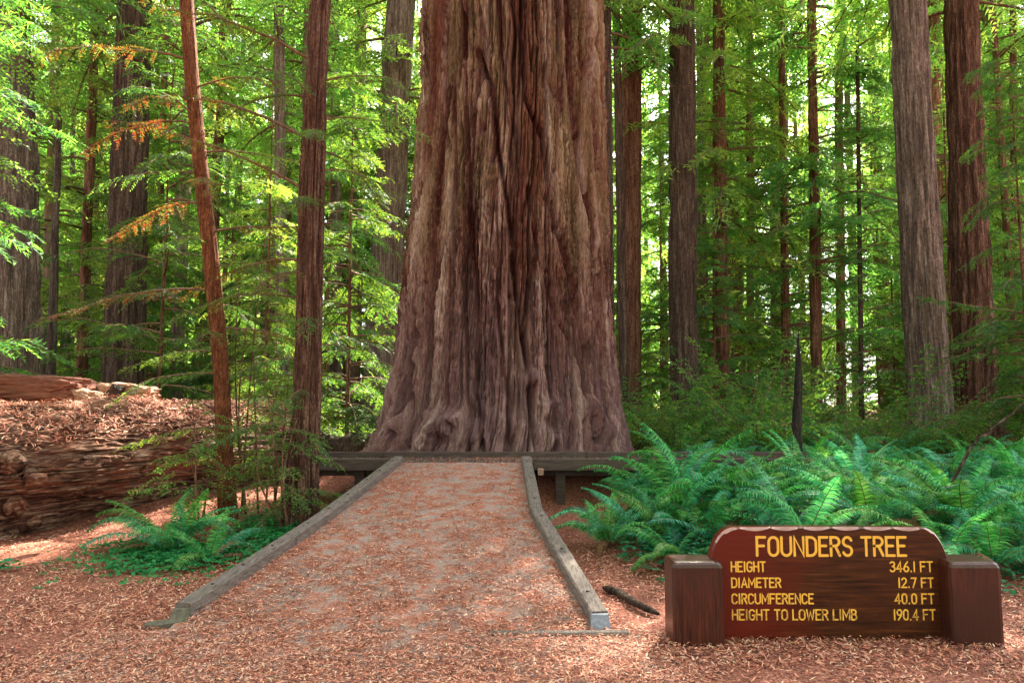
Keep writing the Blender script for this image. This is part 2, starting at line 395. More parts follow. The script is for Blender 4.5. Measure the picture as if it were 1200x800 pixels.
# ------------------------------------------------------------------ path / ramp and its kerbs
RY0, RY1, RZ = 5.25, 10.4, 0.76
def ramp_z(y): return np.where(y < RY0, .012, .012 + (RZ - .012) * np.clip((y - RY0) / (RY1 - RY0), 0, 1))
LK = np.array([(-2.42, 5.45), (-1.98, 7.6), (-1.60, 10.4)])      # left kerb line
RK = np.array([(0.63, 5.3), (0.26, 7.9), (0.20, 10.4)])
def lx(y): return np.interp(y, LK[:, 1], LK[:, 0])
def rx(y): return np.interp(y, RK[:, 1], RK[:, 0])
pv = []; ysr = np.concatenate([np.linspace(.2, 5.2, 20), np.linspace(5.25, 10.4, 40)])
for y in ysr:
    a = lx(y) - (0.0 if y >= RY0 else .35 + (RY0 - y) * .15); b = rx(y) + (0.0 if y >= RY0 else .25 + (RY0 - y) * .15)
    for t in np.linspace(0, 1, 24):
        x = a + (b - a) * t
        pv.append((x, y, float(ramp_z(y)) + .006 * float(pn(x * 2, y * 2, 1)) * (y > RY0)))
pv = np.array(pv); i = (np.arange(len(ysr) - 1)[:, None] * 24 + np.arange(23)[None]).reshape(-1)
path = tag(obj('path', mesh('path', pv, np.stack([i, i + 1, i + 25, i + 24], -1), M['path'], smooth_=True)), kind='structure')
# side skirts under the kerbs
def prism_along(P, w, z0, z1, m, name, parent, jit=0, ext=0):
    """timber along the XY polyline P with widths, bottom z0(i) and top z1(i), chamfered top edges"""
    P = np.asarray(P, float); n = len(P); T = np.gradient(P, axis=0); T /= np.linalg.norm(T, axis=1)[:, None]
    Nn = np.stack([T[:, 1], -T[:, 0]], -1); V = []; c = .012
    for k in range(n):
        for s_, z in ((-1, z0[k]), (-1, z1[k] - c), (-1 + 2 * c / w, z1[k]), (1 - 2 * c / w, z1[k]), (1, z1[k] - c), (1, z0[k])):
            p = P[k] + Nn[k] * s_ * w / 2; V.append((p[0], p[1], z))
    F = []
    for k in range(n - 1):
        for j in range(6):
            j2 = (j + 1) % 6; F.append((k * 6 + j, k * 6 + j2, k * 6 + 6 + j2, k * 6 + 6 + j))
    F.append(tuple(range(5, -1, -1))); F.append(tuple((n - 1) * 6 + j for j in range(6)))
    return obj(name, mesh(name, V, F, m), parent)
def lerp_line(A, B, n): return np.array([A + (B - A) * t for t in np.linspace(0, 1, n)])

def kerb(line, splits, label, side):
    root = thing('timber_kerb', label, 'kerb', (0, 0, 0))
    for k in range(len(splits) - 1):
        y0, y1 = splits[k], splits[k + 1] - .008
        ysx = np.linspace(y0, y1, 5)
        P = np.stack([np.interp(ysx, line[:, 1], line[:, 0]), ysx], -1)
        rz = ramp_z(ysx)
        o = prism_along(P, .132, rz - .03, rz + .095, M['kerb'], 'beam', root)
        for by in (y0 + .35, (y0 + y1) / 2, y1 - .3):
            bm_ = Geo()
            bx_ = float(np.interp(by, line[:, 1], line[:, 0])); z = float(ramp_z(by)) + .097
            tube(bm_, [(bx_, by, z - .01), (bx_, by, z + .004)], .014, 8, 0, True)
            obj('bolt', bm_.build('bolt', M['bolt']), o)
        # skirt board under this beam
        prism_along(P + np.array([side * .02, 0]), .07, np.minimum(ground_z(P[:, 0], P[:, 1]) - .1, rz - .1), rz - .034, M['moss'] if side > 0 and y0 > 7.5 else M['beam'], 'skirt_board', root)
    return root
LKr = kerb(LK, [5.47, 7.0, 8.7, 10.38], 'long grey timber kerb edging the left side of the ramp', -1)
RKr = kerb(RK, [5.33, 7.9, 10.38], 'grey bolted timber kerb with mossy side edging the right side of the ramp', 1)
# sloped blue-grey end block of the right kerb and its footing board
def wedge(x, y, label_parent, w=.132, mt=None):
    z = .107; V = [(x - w / 2, y, .0), (x + w / 2, y, .0), (x + w / 2, y, z), (x - w / 2, y, z),
                   (x - w / 2 - .012, y - .09, .0), (x + w / 2 + .012, y - .09, .0), (x + w / 2 - .01, y - .025, z - .004), (x - w / 2 + .01, y - .025, z - .004)]
    return obj('end_block', mesh('end_block', V, [(0, 3, 2, 1), (4, 5, 6, 7), (0, 4, 7, 3), (1, 2, 6, 5), (3, 7, 6, 2), (0, 1, 5, 4)], mt), label_parent)
wedge(.625, 5.325, RKr, mt=M['kerb_end']); wedge(-2.415, 5.46, LKr, mt=M['kerb_moss'])
prism_along(lerp_line(np.array((-2.62, 5.33)), np.array((-2.36, 5.42)), 3), .09, [-.02] * 3, [.035, .04, .045], M['kerb_moss'], 'footing_board', LKr)
# threshold board lying across the foot of the ramp
tb = prism_along(lerp_line(np.array((-.15, 5.16)), np.array((.80, 5.13)), 6), .075, [-.02] * 6, [.03, .031, .033, .036, .04, .042], M['kerb'], 'threshold_board', None)
tag(tb, 'grey weathered board half buried across the foot of the ramp', 'board')

# ------------------------------------------------------------------ platform in front of the great tree
plat = thing('viewing_platform', 'timber walkway of planks and beams running across the foot of the giant tree', 'boardwalk', (0, 10.9, RZ))
def box(name, x0, x1, y0, y1, z0, z1, m, parent, bev=.008, tilt=0):
    V = []; b = bev
    for zz, ins in ((z0, 0), (z1 - b, 0), (z1, b)):
        for xx, yy in ((x0 + ins, y0 + ins), (x1 - ins, y0 + ins), (x1 - ins, y1 - ins), (x0 + ins, y1 - ins)): V.append((xx, yy, zz))
    V = np.array(V); V[:, 2] += tilt * (V[:, 0] - x0)
    F = [(3, 2, 1, 0), (8, 9, 10, 11)]
    for l in (0, 4):
        for j in range(4): F.append((l + j, l + (j + 1) % 4, l + 4 + (j + 1) % 4, l + 4 + j))
    if parent is not None: V = V - np.array(parent.location)
    return obj(name, mesh(name, V, F, m), parent)
x = -3.2; k = 0
while x < 4.5:                    # planks run across the walkway; they show at the front edge and under the litter
    wv = .19
    zt = RZ - .006 + .004 * random.random()
    box('plank', x, x + wv - .01, 10.415, 11.3, RZ - .05, zt, M['beam'], plat); x += wv
for a, b_ in ((-3.2, -1.72), (.30, 2.4), (2.41, 4.55)):   # front edge beams either side of the ramp
    box('edge_beam', a, b_, 10.30, 10.405, RZ - .10, RZ + .055, M['beam'], plat)
    box('joist', a + .1, b_ - .1, 10.55, 10.62, RZ - .2, RZ - .055, M['beam'], plat)
for a, b_ in ((-3.2, -2.0), (-1.99, -.62), (-.61, 1.15), (1.16, 2.9), (2.91, 4.55)):
    box('back_kerb', a, b_, 11.305, 11.40, RZ - .1, RZ + .085 + .01 * random.random(), M['beam'], plat)
for px_ in (-3.1, -2.25, .62, 2.3, 4.1):
    for py_ in (10.48, 11.1): box('support_post', px_, px_ + .14, py_, py_ + .14, .0, RZ - .07, M['beam'], plat)
box('joist_end', .36, .44, 10.2, 10.298, RZ - .16, RZ - .07, M['palewood'], plat)

# ------------------------------------------------------------------ the great tree
yy = np.array([-2000, 0, 100, 200, 270, 340, 430, 480, 500, 528, 545.])
xl = np.array([540, 495, 495, 488, 480, 473, 463, 452, 446, 427, 420.])
xr = np.array([690, 706, 708, 709, 711, 713, 720, 729, 733, 740, 744.])
DS = 13.35
def great_profile(z):
    f = DS * cp + (z - EYE) * sp_; u = -DS * sp_ + (z - EYE) * cp; py = 400 - FPX * u / f
    a = (np.interp(py, yy, xl) - 600) / FPX * f; b = (np.interp(py, yy, xr) - 600) / FPX * f
    return (a + b) / 2, (b - a) / 2
zs = np.concatenate([np.arange(.55, 10.4, .0195), np.linspace(10.45, 34, 60)])
fr = np.linspace(-PI / 2 - 1.7, -PI / 2 + 1.7, 620); bk = np.linspace(-PI / 2 + 1.7, 3 * PI / 2 - 1.7, 70)[1:-1]
th = np.concatenate([fr, bk]); Z, TH = np.meshgrid(zs, th, indexing='ij')
cxz, rz_ = great_profile(zs); cxz = cxz[:, None]; rz_ = rz_[:, None]
rz_ = rz_ * np.where(zs > 10.4, 1, 1)[:, None]
X3, Y3 = np.cos(TH) * 2, np.sin(TH) * 2
wx = .09 * pn(X3 * .9, Y3 * .9, Z * .18) + .028 * pn(X3 * 3, Y3 * 3, Z * .9 + 9)
A3, B3 = X3 + wx, Y3 - wx
n1 = pn(A3 * 2.1, B3 * 2.1, Z * .11); n2 = pn(A3 * 6.2 + 7, B3 * 6.2, Z * .27); n3 = pn(A3 * 17, B3 * 17 + 3, Z * 1.1); n4 = pn(A3 * 34, B3 * 34 + 3, Z * 3.1)
f1 = smooth(.01, .07, np.abs(n1)); f2 = smooth(.01, .11, np.abs(n2)); f3 = smooth(0, .22, np.abs(n3))
pl1 = smooth(-.05, .05, pn(A3 * 4.4 + 3, B3 * 4.4, Z * .33 + 2)); pl2 = smooth(-.05, .05, pn(A3 * 9, B3 * 9 + 5, Z * 1.0)); pl3 = smooth(-.06, .06, pn(A3 * 15 + 1, B3 * 15, Z * 3.2))
plate = pn(A3 * 5.0 + 13, B3 * 5.0, Z * .30 + 20)
low = 1 - smooth(1.2, 3.2, Z)
h = .18 * (f1 - 1) + .115 * (f2 - 1) * (1 - .4 * low) + .035 * (f3 - 1) + .022 * (np.abs(n4) - .3) + .045 * pl1 + .030 * pl2 * (1 - .4 * low) + .018 * pl3
h += .05 * pn(X3 * 1.4, Y3 * 1.4, Z * .16 + 4) + .012 * pn(X3 * 6, Y3 * 6, Z * 1.2)
fib = np.abs(pn(A3 * 21, B3 * 21 + 2, Z * .55 + 3)); fib2 = np.abs(pn(A3 * 38 + 5, B3 * 38, Z * 1.2))
h += .036 * (smooth(0, .35, fib) - 1) * (1 - .35 * low) + .034 * (smooth(0, .4, fib2) - 1) + .010 * pn(X3 * 14, Y3 * 14, Z * 8) + .020 * pn(X3 * 36, Y3 * 36, Z * 13)
# flutes of the root flare
h += (.16 * low ** 1.5 + .03) * pn(X3 * 1.25 + 3, Y3 * 1.25, Z * .22)
h += low * (.022 * pn(X3 * 3.5, Y3 * 3.5, Z * 6.5) + .03 * pn(X3 * 2.5, Y3 * 2.5, Z * 3))
r0 = rz_ * (1 + 0 * TH)
fur = np.clip(1 - f1, 0, 1) * .8 + np.clip(1 - f2, 0, 1) * .5
# limit the reach of the flare towards the walkway
def pos(r): return np.stack([cxz + np.cos(TH) * r, CY + np.sin(TH) * r * (1 - .10 * low * (np.sin(TH) < 0)), Z], -1)
P0 = pos(r0 + h); PX, PY = proj(P0); front = np.sin(TH) < .15
def seg_dist(pts):
    D = np.full(PX.shape, 1e9)
    for (x0, y0), (x1, y1) in zip(pts[:-1], pts[1:]):
        dx, dy = x1 - x0, y1 - y0; t = np.clip(((PX - x0) * dx + (PY - y0) * dy) / (dx * dx + dy * dy), 0, 1)
        D = np.minimum(D, np.hypot(PX - x0 - t * dx, PY - y0 - t * dy))
    return D
wob = 2.0 * pn(PX / 40, PY / 50, 1) + 1.2 * pn(PX / 9, PY / 16, 4)
cracks = [([(523, -30), (521, 152), (511, 263), (505, 340), (483, 453), (478, 525)], 3.2, .17),
          ([(545, -30), (546, 120), (554, 283), (560, 359), (560, 467), (566, 528)], 2.6, .13),
          ([(560, 60), (575, 101), (584, 175), (599, 267), (600, 304), (610, 384), (617, 417), (622, 470), (627, 528)], 3.6, .20),
          ([(609, -30), (612, 60), (616, 118), (636, 162), (645, 240), (659, 286), (670, 340), (686, 413), (683, 453), (701, 518)], 3.4, .17),
          ([(662, -30), (667, 84), (673, 152), (680, 209), (694, 263), (700, 350), (706, 440), (712, 520)], 3.0, .15),
          ([(618, 220), (632, 304), (650, 370), (668, 400), (672, 470), (668, 528)], 2.8, .12),
          ([(497, 330), (486, 420), (460, 510)], 2.6, .10), ([(580, 330), (590, 420), (596, 520)], 2.2, .10),
          ([(532, 90), (535, 200), (528, 330), (520, 440), (500, 500)], 2.0, .08), ([(690, -30), (692, 90), (700, 200)], 2.2, .10),
          ([(640, 430), (648, 480), (650, 528)], 2.4, .10), ([(583, -30), (590, 80), (606, 180), (612, 260)], 2.2, .09)]
for pts, wpx, dep in cracks:
    D = seg_dist(pts) + wob * .7; wpx *= .72; dep *= 1.3 * np.clip(.75 + 1.0 * pn(PX / 60, PY / 28, dep * 90), .1, 1.25); q = np.exp(-(D / wpx) ** 2) * front
    # shoulders either side of a crack stand a little proud
    h += (-dep * q + .016 * np.exp(-((D - 7) / 4) ** 2) * front); fur = np.maximum(fur, np.exp(-(D / (wpx * 1.7)) ** 2) * front)
# burls, knots and holes seen on the front
for bx_, by_, br, hh in ((619, 443, 10, .13), (527, 497, 15, .16), (540, 488, 8, .12), (508, 505, 9, .10), (472, 497, 9, .13), (556, 505, 13, .09),
                         (500, 520, 11, .08), (600, 500, 16, .07), (645, 480, 14, .07), (690, 478, 12, .08), (640, 512, 14, .08), (708, 500, 14, .07),
                         (575, 395, 12, .06), (590, 355, 9, .05), (655, 350, 9, .05), (560, 120, 9, .05)):
    D = np.hypot(PX - bx_, (PY - by_)) + wob * 1.3; D = np.maximum(D, 0); h += hh * 2.1 * np.exp(-(D / br) ** 3.0) * front if by_ > 430 else hh * np.exp(-(D / br) ** 2) * front
for bx_, by_, br, hh in ((651, 268, 3.5, .2), (640, 232, 3, .14), (597, 348, 4, .12), (625, 452, 3, .10), (535, 500, 4, .12), (517, 496, 3, .12), (575, 60, 3, .1),
                         (640, 318, 3, .1), (566, 150, 5, .08), (650, 200, 3, .1), (606, 290, 3, .1), (515, 400, 3, .08), (478, 505, 3, .1), (612, 436, 2.5, .1)):
    D = np.hypot(PX - bx_, (PY - by_) * .7) + wob * .3; q = np.exp(-(D / br) ** 2) * front; h -= hh * q; fur = np.maximum(fur, q)
PV = pos(r0 + h)
# keep the foot behind the back kerb of the walkway
foot = PV[..., 1] < 11.43
PV[..., 1] = np.where(foot, 11.43 + (PV[..., 1] - 11.43) * .12, PV[..., 1])
nz, nt = Z.shape
i = np.arange(nz - 1)[:, None] * nt; j = np.arange(nt)[None]; k = (j + 1) % nt
Fq = np.stack([i + j, i + k, i + nt + k, i + nt + j], -1).reshape(-1, 4)
giant = thing('giant_redwood_tree', 'enormous redwood with deeply furrowed red brown bark filling the middle of the view', 'tree', (CX, CY, .7))
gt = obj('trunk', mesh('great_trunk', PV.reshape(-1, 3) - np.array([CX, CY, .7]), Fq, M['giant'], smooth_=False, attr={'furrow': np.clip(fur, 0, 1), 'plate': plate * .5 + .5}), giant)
# hanging bark shreds and twigs caught on the trunk
gs = Geo(); rr = np.random.default_rng(8)
for _ in range(260):
    a = int(rr.integers(20, 450)); b_ = int(rr.integers(30, 490)); p = PV[b_, a]; t = fr[a]
    nrm = np.array([math.cos(t), math.sin(t), 0]); L = rr.uniform(.05, .22)
    q = p + nrm * .02; side = rr.normal(size=3) * .02
    pts = [q, q + nrm * .02 + side - np.array([0, 0, L * .5]), q + nrm * rr.uniform(.0, .05) + side * 2 - np.array([0, 0, L])]
    tube(gs, pts, [.006, .005, .002], 4)
obj('bark_shred', gs.build('bark_shred', M['bark_red']), giant, loc=(-CX, -CY, -.7))['kind'] = 'stuff'

# ------------------------------------------------------------------ trunks of the other trees
def trunk_mesh(name, base, top_dir, H, r_eye, r_top_at, z_top_at, seg, dz, m, furrow=.03, flare=.35, freq=6.0, zf=.7, bend=None, seed=0):
    """a tapering, furrowed trunk; top_dir = sideways drift per metre of height"""
    zs_ = np.concatenate([np.arange(-.35, min(H, 14), dz), np.arange(min(H, 14), H + .01, 1.0)]) if H > 14 else np.arange(-.35, H + .01, dz)
    slope = (r_top_at - r_eye) / max(z_top_at - 1.3, .1)
    r = r_eye + slope * (zs_ - 1.3)
    r = np.where(zs_ > z_top_at, r_top_at * np.clip((H - zs_) / (H - z_top_at), .03, 1), r)
    r = r * (1 + flare * np.exp(-np.maximum(zs_, 0) / .55))
    t = np.arange(seg) / seg * 2 * PI; Zm, T = np.meshgrid(zs_, t, indexing='ij')
    cxm = top_dir[0] * zs_; cym = top_dir[1] * zs_
    if bend is not None: cxm = cxm + bend(zs_)
    x = np.cos(T) * r[:, None]; y = np.sin(T) * r[:, None]; s_ = seed * 3.7
    n_a = pn(x * freq + s_, y * freq, Zm * zf * .3 + s_); n_b = pn(x * freq * 2.4, y * freq * 2.4 + s_, Zm * zf * .7)
    hh = 1.5 * furrow * (smooth(0, .22, np.abs(n_a)) - 1) + furrow * .8 * (smooth(0, .3, np.abs(n_b)) - 1) + r[:, None] * .08 * pn(x * 1.5 + s_, y * 1.5, Zm * .5) + .5 * furrow * smooth(-.05, .05, pn(x * freq * 1.3, y * freq * 1.3 + s_, Zm * 1.1))
    fl = np.exp(-np.maximum(Zm, 0) / .5); hh = hh + r[:, None] * .22 * fl * pn(np.cos(T) * 1.8 + s_, np.sin(T) * 1.8, .3)
    R = r[:, None] + hh
    V = np.stack([cxm[:, None] + np.cos(T) * R, cym[:, None] + np.sin(T) * R, Zm], -1).reshape(-1, 3)
    n = len(zs_); i = np.arange(n - 1)[:, None] * seg; j = np.arange(seg)[None]; k = (j + 1) % seg
    return mesh(name, V, np.stack([i + j, i + k, i + seg + k, i + seg + j], -1).reshape(-1, 4), m, smooth_=True)

# foliage: a limb is a curved stick with flat, drooping sprays
def limb(geo, start, az, L, rise, droop, rad, rg, twig_gap=.12, twig_len=.35, blade=(.055, .015), gap=.022, tilt=.35, wood=0, leaf=1, bare=.15, tri=True, seg=5, keep=1.0):
    n = 9; t = np.linspace(0, 1, n); d = np.array([math.cos(az), math.sin(az)])
    wob_ = np.cumsum(rg.normal(size=(n, 3)) * .018 * L, 0)
    z = rise * t * L - droop * t ** 2 * L
    P = start + np.stack([d[0] * t * L, d[1] * t * L, z], -1) + wob_ * t[:, None]
    tube(geo, P, rad * (1 - t * .88), seg, wood)
    nt = max(3, int(L * (1 - bare) / twig_gap)) * 2
    tt = bare + (1 - bare) * (np.arange(nt) + rg.random(nt)) / nt
    tt = tt[rg.random(nt) < keep]; nt = len(tt)
    if nt == 0: return P
    base = np.stack([np.interp(tt, t, P[:, c]) for c in range(3)], -1)
    T = np.gradient(P, axis=0); T /= np.linalg.norm(T, axis=1)[:, None]; TT = np.stack([np.interp(tt, t, T[:, c]) for c in range(3)], -1)
    sd = np.where(np.arange(nt) % 2 == 0, 1., -1.)[:, None]
    lat = np.stack([-TT[:, 1], TT[:, 0], 0 * tt], -1); lat /= np.linalg.norm(lat, axis=1)[:, None] + 1e-9
    up = np.cross(TT, lat) + rg.normal(size=(nt, 3)) * tilt; up *= np.sign(up[:, 2:3]) ; up /= np.linalg.norm(up, axis=1)[:, None]
    dirn = TT * .75 + lat * sd * rg.uniform(.6, 1.1, (nt, 1)) + rg.normal(size=(nt, 3)) * .12 + np.array([0, 0, -.22])
    dirn /= np.linalg.norm(dirn, axis=1)[:, None]
    ln = twig_len * (1.15 - .75 * tt) * rg.uniform(.6, 1.25, nt)
    nb = np.maximum(3, (ln / gap).astype(int)); idx = np.repeat(np.arange(nt), nb)
    k_ = np.concatenate([np.arange(c) for c in nb]); u = (k_ + .5) / nb[idx]
    bp = base[idx] + dirn[idx] * (u * ln[idx])[:, None] + np.array([0, 0, -1.]) * (.25 * u ** 2 * ln[idx])[:, None]
    s2 = np.where(k_ % 2 == 0, 1., -1.)[:, None]
    lat2 = np.cross(up[idx], dirn[idx])
    bd = dirn[idx] * .8 + lat2 * s2 + rg.normal(size=(len(idx), 3)) * .18 + np.array([0, 0, -.12])
    N_ = up[idx] + rg.normal(size=(len(idx), 3)) * .25
    leaves(geo, bp, bd, N_, blade[0] * rg.uniform(.7, 1.25, len(idx)) * (1.1 - .4 * u), blade[1] * rg.uniform(.8, 1.2, len(idx)), leaf, tri)
    # twig sticks: thin three-sided slivers
    if not tri or twig_len > .3:
        V = np.stack([base, base + np.array([0, 0, .006]), base + dirn * ln[:, None] + np.array([0, 0, -.25]) * ln[:, None]], 1)
        geo.add(V.reshape(-1, 3), np.arange(nt * 3).reshape(-1, 3), wood)
    return P

def crown(name, H, z0, nl, Lb, Lt, rg, mats, gap, tl, blade, bgap, droop=(.05, .5), rad=.02, keep=1.0, tilt=.35):
    g = Geo(); u = np.sort(rg.random(nl))
    for q in u:
        z = z0 + (H - z0) * q; L = (Lb + (Lt - Lb) * q) * rg.uniform(.6, 1.15)
        limb(g, np.array([0, 0, z]), rg.uniform(0, 2 * PI), L, rg.uniform(-.05, .35), rg.uniform(*droop), rad * (L / 2 + .4), rg, gap, tl, blade, bgap, tilt, keep=keep)
    return g.build(name, mats)
rg = np.random.default_rng(21)
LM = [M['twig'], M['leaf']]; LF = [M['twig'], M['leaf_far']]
U_ = [crown('understory_crown', 6.5, .4, 66, 2.0, .6, rg, LM, .10, .46, (.10, .030), .026, tilt=.5) for _ in range(3)]
U_ += [crown('understory_crown', 9.5, .8, 84, 2.5, .7, rg, LM, .11, .52, (.11, .034), .030, tilt=.5) for _ in range(2)]
SP = [crown('sparse_crown', 12, 1.6, 70, 2.7, .8, rg, LM, .13, .55, (.11, .032), .033, keep=.9, tilt=.5) for _ in range(2)]
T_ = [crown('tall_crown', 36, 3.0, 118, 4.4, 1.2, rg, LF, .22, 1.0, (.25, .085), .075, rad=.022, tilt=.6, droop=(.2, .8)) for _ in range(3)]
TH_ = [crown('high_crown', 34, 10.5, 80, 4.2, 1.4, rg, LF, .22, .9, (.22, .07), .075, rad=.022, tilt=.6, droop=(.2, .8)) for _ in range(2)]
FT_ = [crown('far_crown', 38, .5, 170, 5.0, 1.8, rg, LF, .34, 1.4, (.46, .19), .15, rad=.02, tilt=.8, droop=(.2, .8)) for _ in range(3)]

NAMED = []
def place_named(pxb, d, pxt, w_eye, w_top, label, m, seg=56, furrow=.035, H=32, crown_me=None, crown_s=1.0, name='redwood_tree', group=None, flare=.35, zb=None, freq=6.0, dz=.12, bend=None):
    xb = xat(pxb, d, gz(0, d) if abs(pxb - 600) > 900 else .4); zb_ = gz(xb, d) if zb is None else zb
    xb = xat(pxb, d, zb_)
    top = pix(pxt, 0, d); drift = (top[0] - xb) / (top[2] - zb_)
    dep = d * cp
    NAMED.append((pxb, pxt, d, w_eye))
    root = thing(name, label, 'tree', (xb, d, zb_), 0, group)
    me = trunk_mesh('trunk', None, (drift, 0), H, w_eye / 2 / FPX * dep, w_top / 2 / FPX * (dep + 1), top[2] - zb_, seg, dz, m, furrow, flare, freq, seed=random.random() * 9, bend=bend)
    obj('trunk', me, root)
    if crown_me is not None:
        o = obj('crown', crown_me, root, loc=(drift * 12, 0, 0), rot=(0, 0, random.random() * 6), scale=(crown_s,) * 3)
    return root
BG, BR, BD = M['bark_grey'], M['bark_red'], M['bark_dark']
N_ = place_named
N_(12, 17, -4, 74, 66, 'broad furrowed redwood trunk cut by the left edge of the photo', BG, 72, .05, crown_me=TH_[0])
N_(92, 21, 113, 13, 9, 'slender reddish trunk left of the big dark trunk beyond the fallen log', BR, 20, .012, 26, T_[0], .8, flare=.2)
N_(142, 18, 157, 45, 35, 'thick dark straight redwood trunk rising behind the fallen log', BD, 72, .045, crown_me=TH_[1])
N_(178, 26, 196, 9, 7, 'thin pole-like trunk just right of the thick dark redwood', BR, 14, .01, 24, T_[1], .7, flare=.2)
N_(57, 19, 74, 11, 4, 'short leaning grey trunk between the left-edge redwood and the slender reddish one', BG, 16, .012, 9, None, flare=.4)
N_(331, 20, 327, 15, 12, 'slim grey trunk standing behind the two near young trees', BG, 20, .014, 30, TH_[0], .8, flare=.2)
N_(442, 24, 470, 40, 34, 'grey redwood half hidden behind the left edge of the giant trunk', BG, 56, .04, crown_me=TH_[1])
N_(716, 19, 711, 11, 11, 'narrow dark trunk hugging the right edge of the giant tree', BD, 20, .014, crown_me=TH_[0], flare=.2)
N_(738, 21, 741, 26, 23, 'brown trunk just right of the giant with a dark twin leaning on it', BR, 44, .03, crown_me=TH_[0])
N_(733, 20.4, 722, 11, 9, 'dark narrow trunk leaning into the brown trunk right of the giant', BD, 20, .012, crown_me=None, flare=.2)
N_(802, 20, 799, 33, 29, 'thick dark red trunk midway between the giant and the bare pale trunks', BD, 56, .04, crown_me=TH_[1])
N_(846, 22, 842, 17, 13, 'straight brown trunk right of the thick dark red one', BR, 28, .02, crown_me=T_[2], crown_s=.9)
N_(880, 26, 878, 9, 8, 'thin straight trunk behind the fern bank left of the black snag', BR, 16, .012, 30, T_[1], .8, flare=.2)
N_(922, 23, 915, 10, 7, 'thin brown trunk with side branches rising behind the black snag', BR, 16, .01, 18, SP[0], 1.1, flare=.2)
N_(915, 34, 912, 22, 20, 'pale trunk seen far behind the thin dark one', M['bark_far'], 28, .03, crown_me=TH_[1])
N_(958, 22, 951, 13, 10, 'slim grey brown trunk right of the black snag', BR, 20, .014, crown_me=T_[0], crown_s=.9, flare=.2)
N_(986, 27, 982, 11, 9, 'slim trunk further back with foliage crossing its top', BR, 16, .012, crown_me=T_[2], crown_s=.9, flare=.2)
N_(1010, 21, 1004, 6, 4, 'very thin upright sapling stem left of the large grey trunk', BD, 10, .006, 16, SP[1], .9, flare=.15)
N_(1092, 16, 1063, 46, 37, 'large grey redwood with flaking bark behind the right of the sign', BG, 80, .035, crown_me=TH_[0], freq=9)
N_(1100, 29, 1094, 16, 13, 'narrow brown trunk showing between the two large right-hand trunks', BR, 20, .015, crown_me=T_[1], flare=.2)
N_(1147, 17.5, 1125, 43, 33, 'large red brown redwood with deep grooves near the right edge', M['bark_near'], 80, .06, crown_me=TH_[1], freq=7)
N_(1190, 30, 1187, 9, 7, 'thin trunk close to the right edge of the photo', BR, 14, .01, crown_me=T_[0], flare=.2)

# black broken snag
sn = thing('broken_snag', 'black charred snag with a splintered point among the ferns', 'dead tree', (xat(933, 11.5, .5), 11.5, .4))
g = Geo(); zz = np.linspace(-.3, 2.35, 24)
tube(g, np.stack([.05 * zz + .008 * np.sin(zz * 5), 0 * zz, zz], -1), np.interp(zz, [-.3, .8, 1.6, 2.0, 2.35], [.085, .075, .060, .036, .005]) * (1 + .09 * RNG.normal(size=24)), 9)
obj('trunk', g.build('trunk', M['snag']), sn)
for az_, L_, z_ in ((.2, .5, 1.1), (2.9, .6, .5), (2.7, .45, .9)):
    g = Geo(); limb(g, np.array([0, 0, z_]), az_, L_, -.2, .2, .01, rg, keep=0.0); obj('branch', g.build('branch', M['twig']), sn)

# ------------------------------------------------------------------ random forest behind: one of each kind, then copies
taken = []
def free(x, y, dmin):
    for a, b_, c in taken:
        if (a - x) ** 2 + (b_ - y) ** 2 < max(dmin, c) ** 2: return False
    taken.append((x, y, dmin)); return True
taken.append((CX, CY, 4.0))
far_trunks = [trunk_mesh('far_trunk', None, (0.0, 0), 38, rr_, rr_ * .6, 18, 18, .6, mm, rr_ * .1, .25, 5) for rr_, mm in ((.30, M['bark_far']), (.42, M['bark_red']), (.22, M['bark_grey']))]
sap_trunks = [trunk_mesh('sapling_trunk', None, (0.0, 0), hh_, .05, .03, hh_ * .6, 8, .5, M['bark_red'], .004, .2) for hh_ in (6.5, 9.5, 11.2)]
rf = np.random.default_rng(77)
def in_clear_lane(x, y):          # keep a bright opening where the photograph shows sky between the trunks
    px_, _ = proj(np.array([x, y, 4.0])); return (880 < px_ < 1050 and rf.random() < .35)
def forest(n, y0, y1, dmin, kinds, label, group, name, cat='tree', wid=.80, srange=(.85, 1.2)):
    c = 0; tries = 0
    while c < n and tries < n * 30:
        tries += 1
        y = y0 + (y1 - y0) * rf.random() ** .8; x = (rf.random() * 2 - 1) * (wid * y + 4)
        if in_clear_lane(x, y): continue
        if any(abs((x - a_) * math.cos(SUN_AZ) - (y - b_) * math.sin(SUN_AZ)) < w_ and 0 < (x - a_) * math.sin(SUN_AZ) + (y - b_) * math.cos(SUN_AZ) < 42 for a_, b_, w_ in ((-6.2, 10.2, 1.9), (4.6, 10.5, 1.5))): continue
        px_, _ = proj(np.array([x, y, 4.0]))
        if any(y < d_ + 1 and d_ > 15 and w_ > 24 and abs(px_ - (a_ + b_) / 2) < w_ / 2 + 1.1 * 850 / y for a_, b_, d_, w_ in NAMED) : continue
        if not free(x, y, dmin): continue
        tm, cm = kinds[rf.integers(len(kinds))]; s_ = rf.uniform(*srange)
        root = thing(name, label, cat, (x, y, gz(x, y)), rf.uniform(0, 6.28), group); root.scale = (s_,) * 3
        root.rotation_euler[0] = rf.normal() * .015; root.rotation_euler[1] = rf.normal() * .015
        if tm is not None: obj('trunk', tm, root)
        obj('crown', cm, root); c += 1
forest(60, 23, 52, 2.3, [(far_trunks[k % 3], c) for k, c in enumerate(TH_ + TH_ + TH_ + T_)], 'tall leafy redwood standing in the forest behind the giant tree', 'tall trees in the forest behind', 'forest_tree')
forest(52, 46, 95, 3.6, [(far_trunks[k % 3], c) for k, c in enumerate(FT_)], 'distant bright green forest tree far behind the giant tree', 'distant forest trees', 'distant_tree')
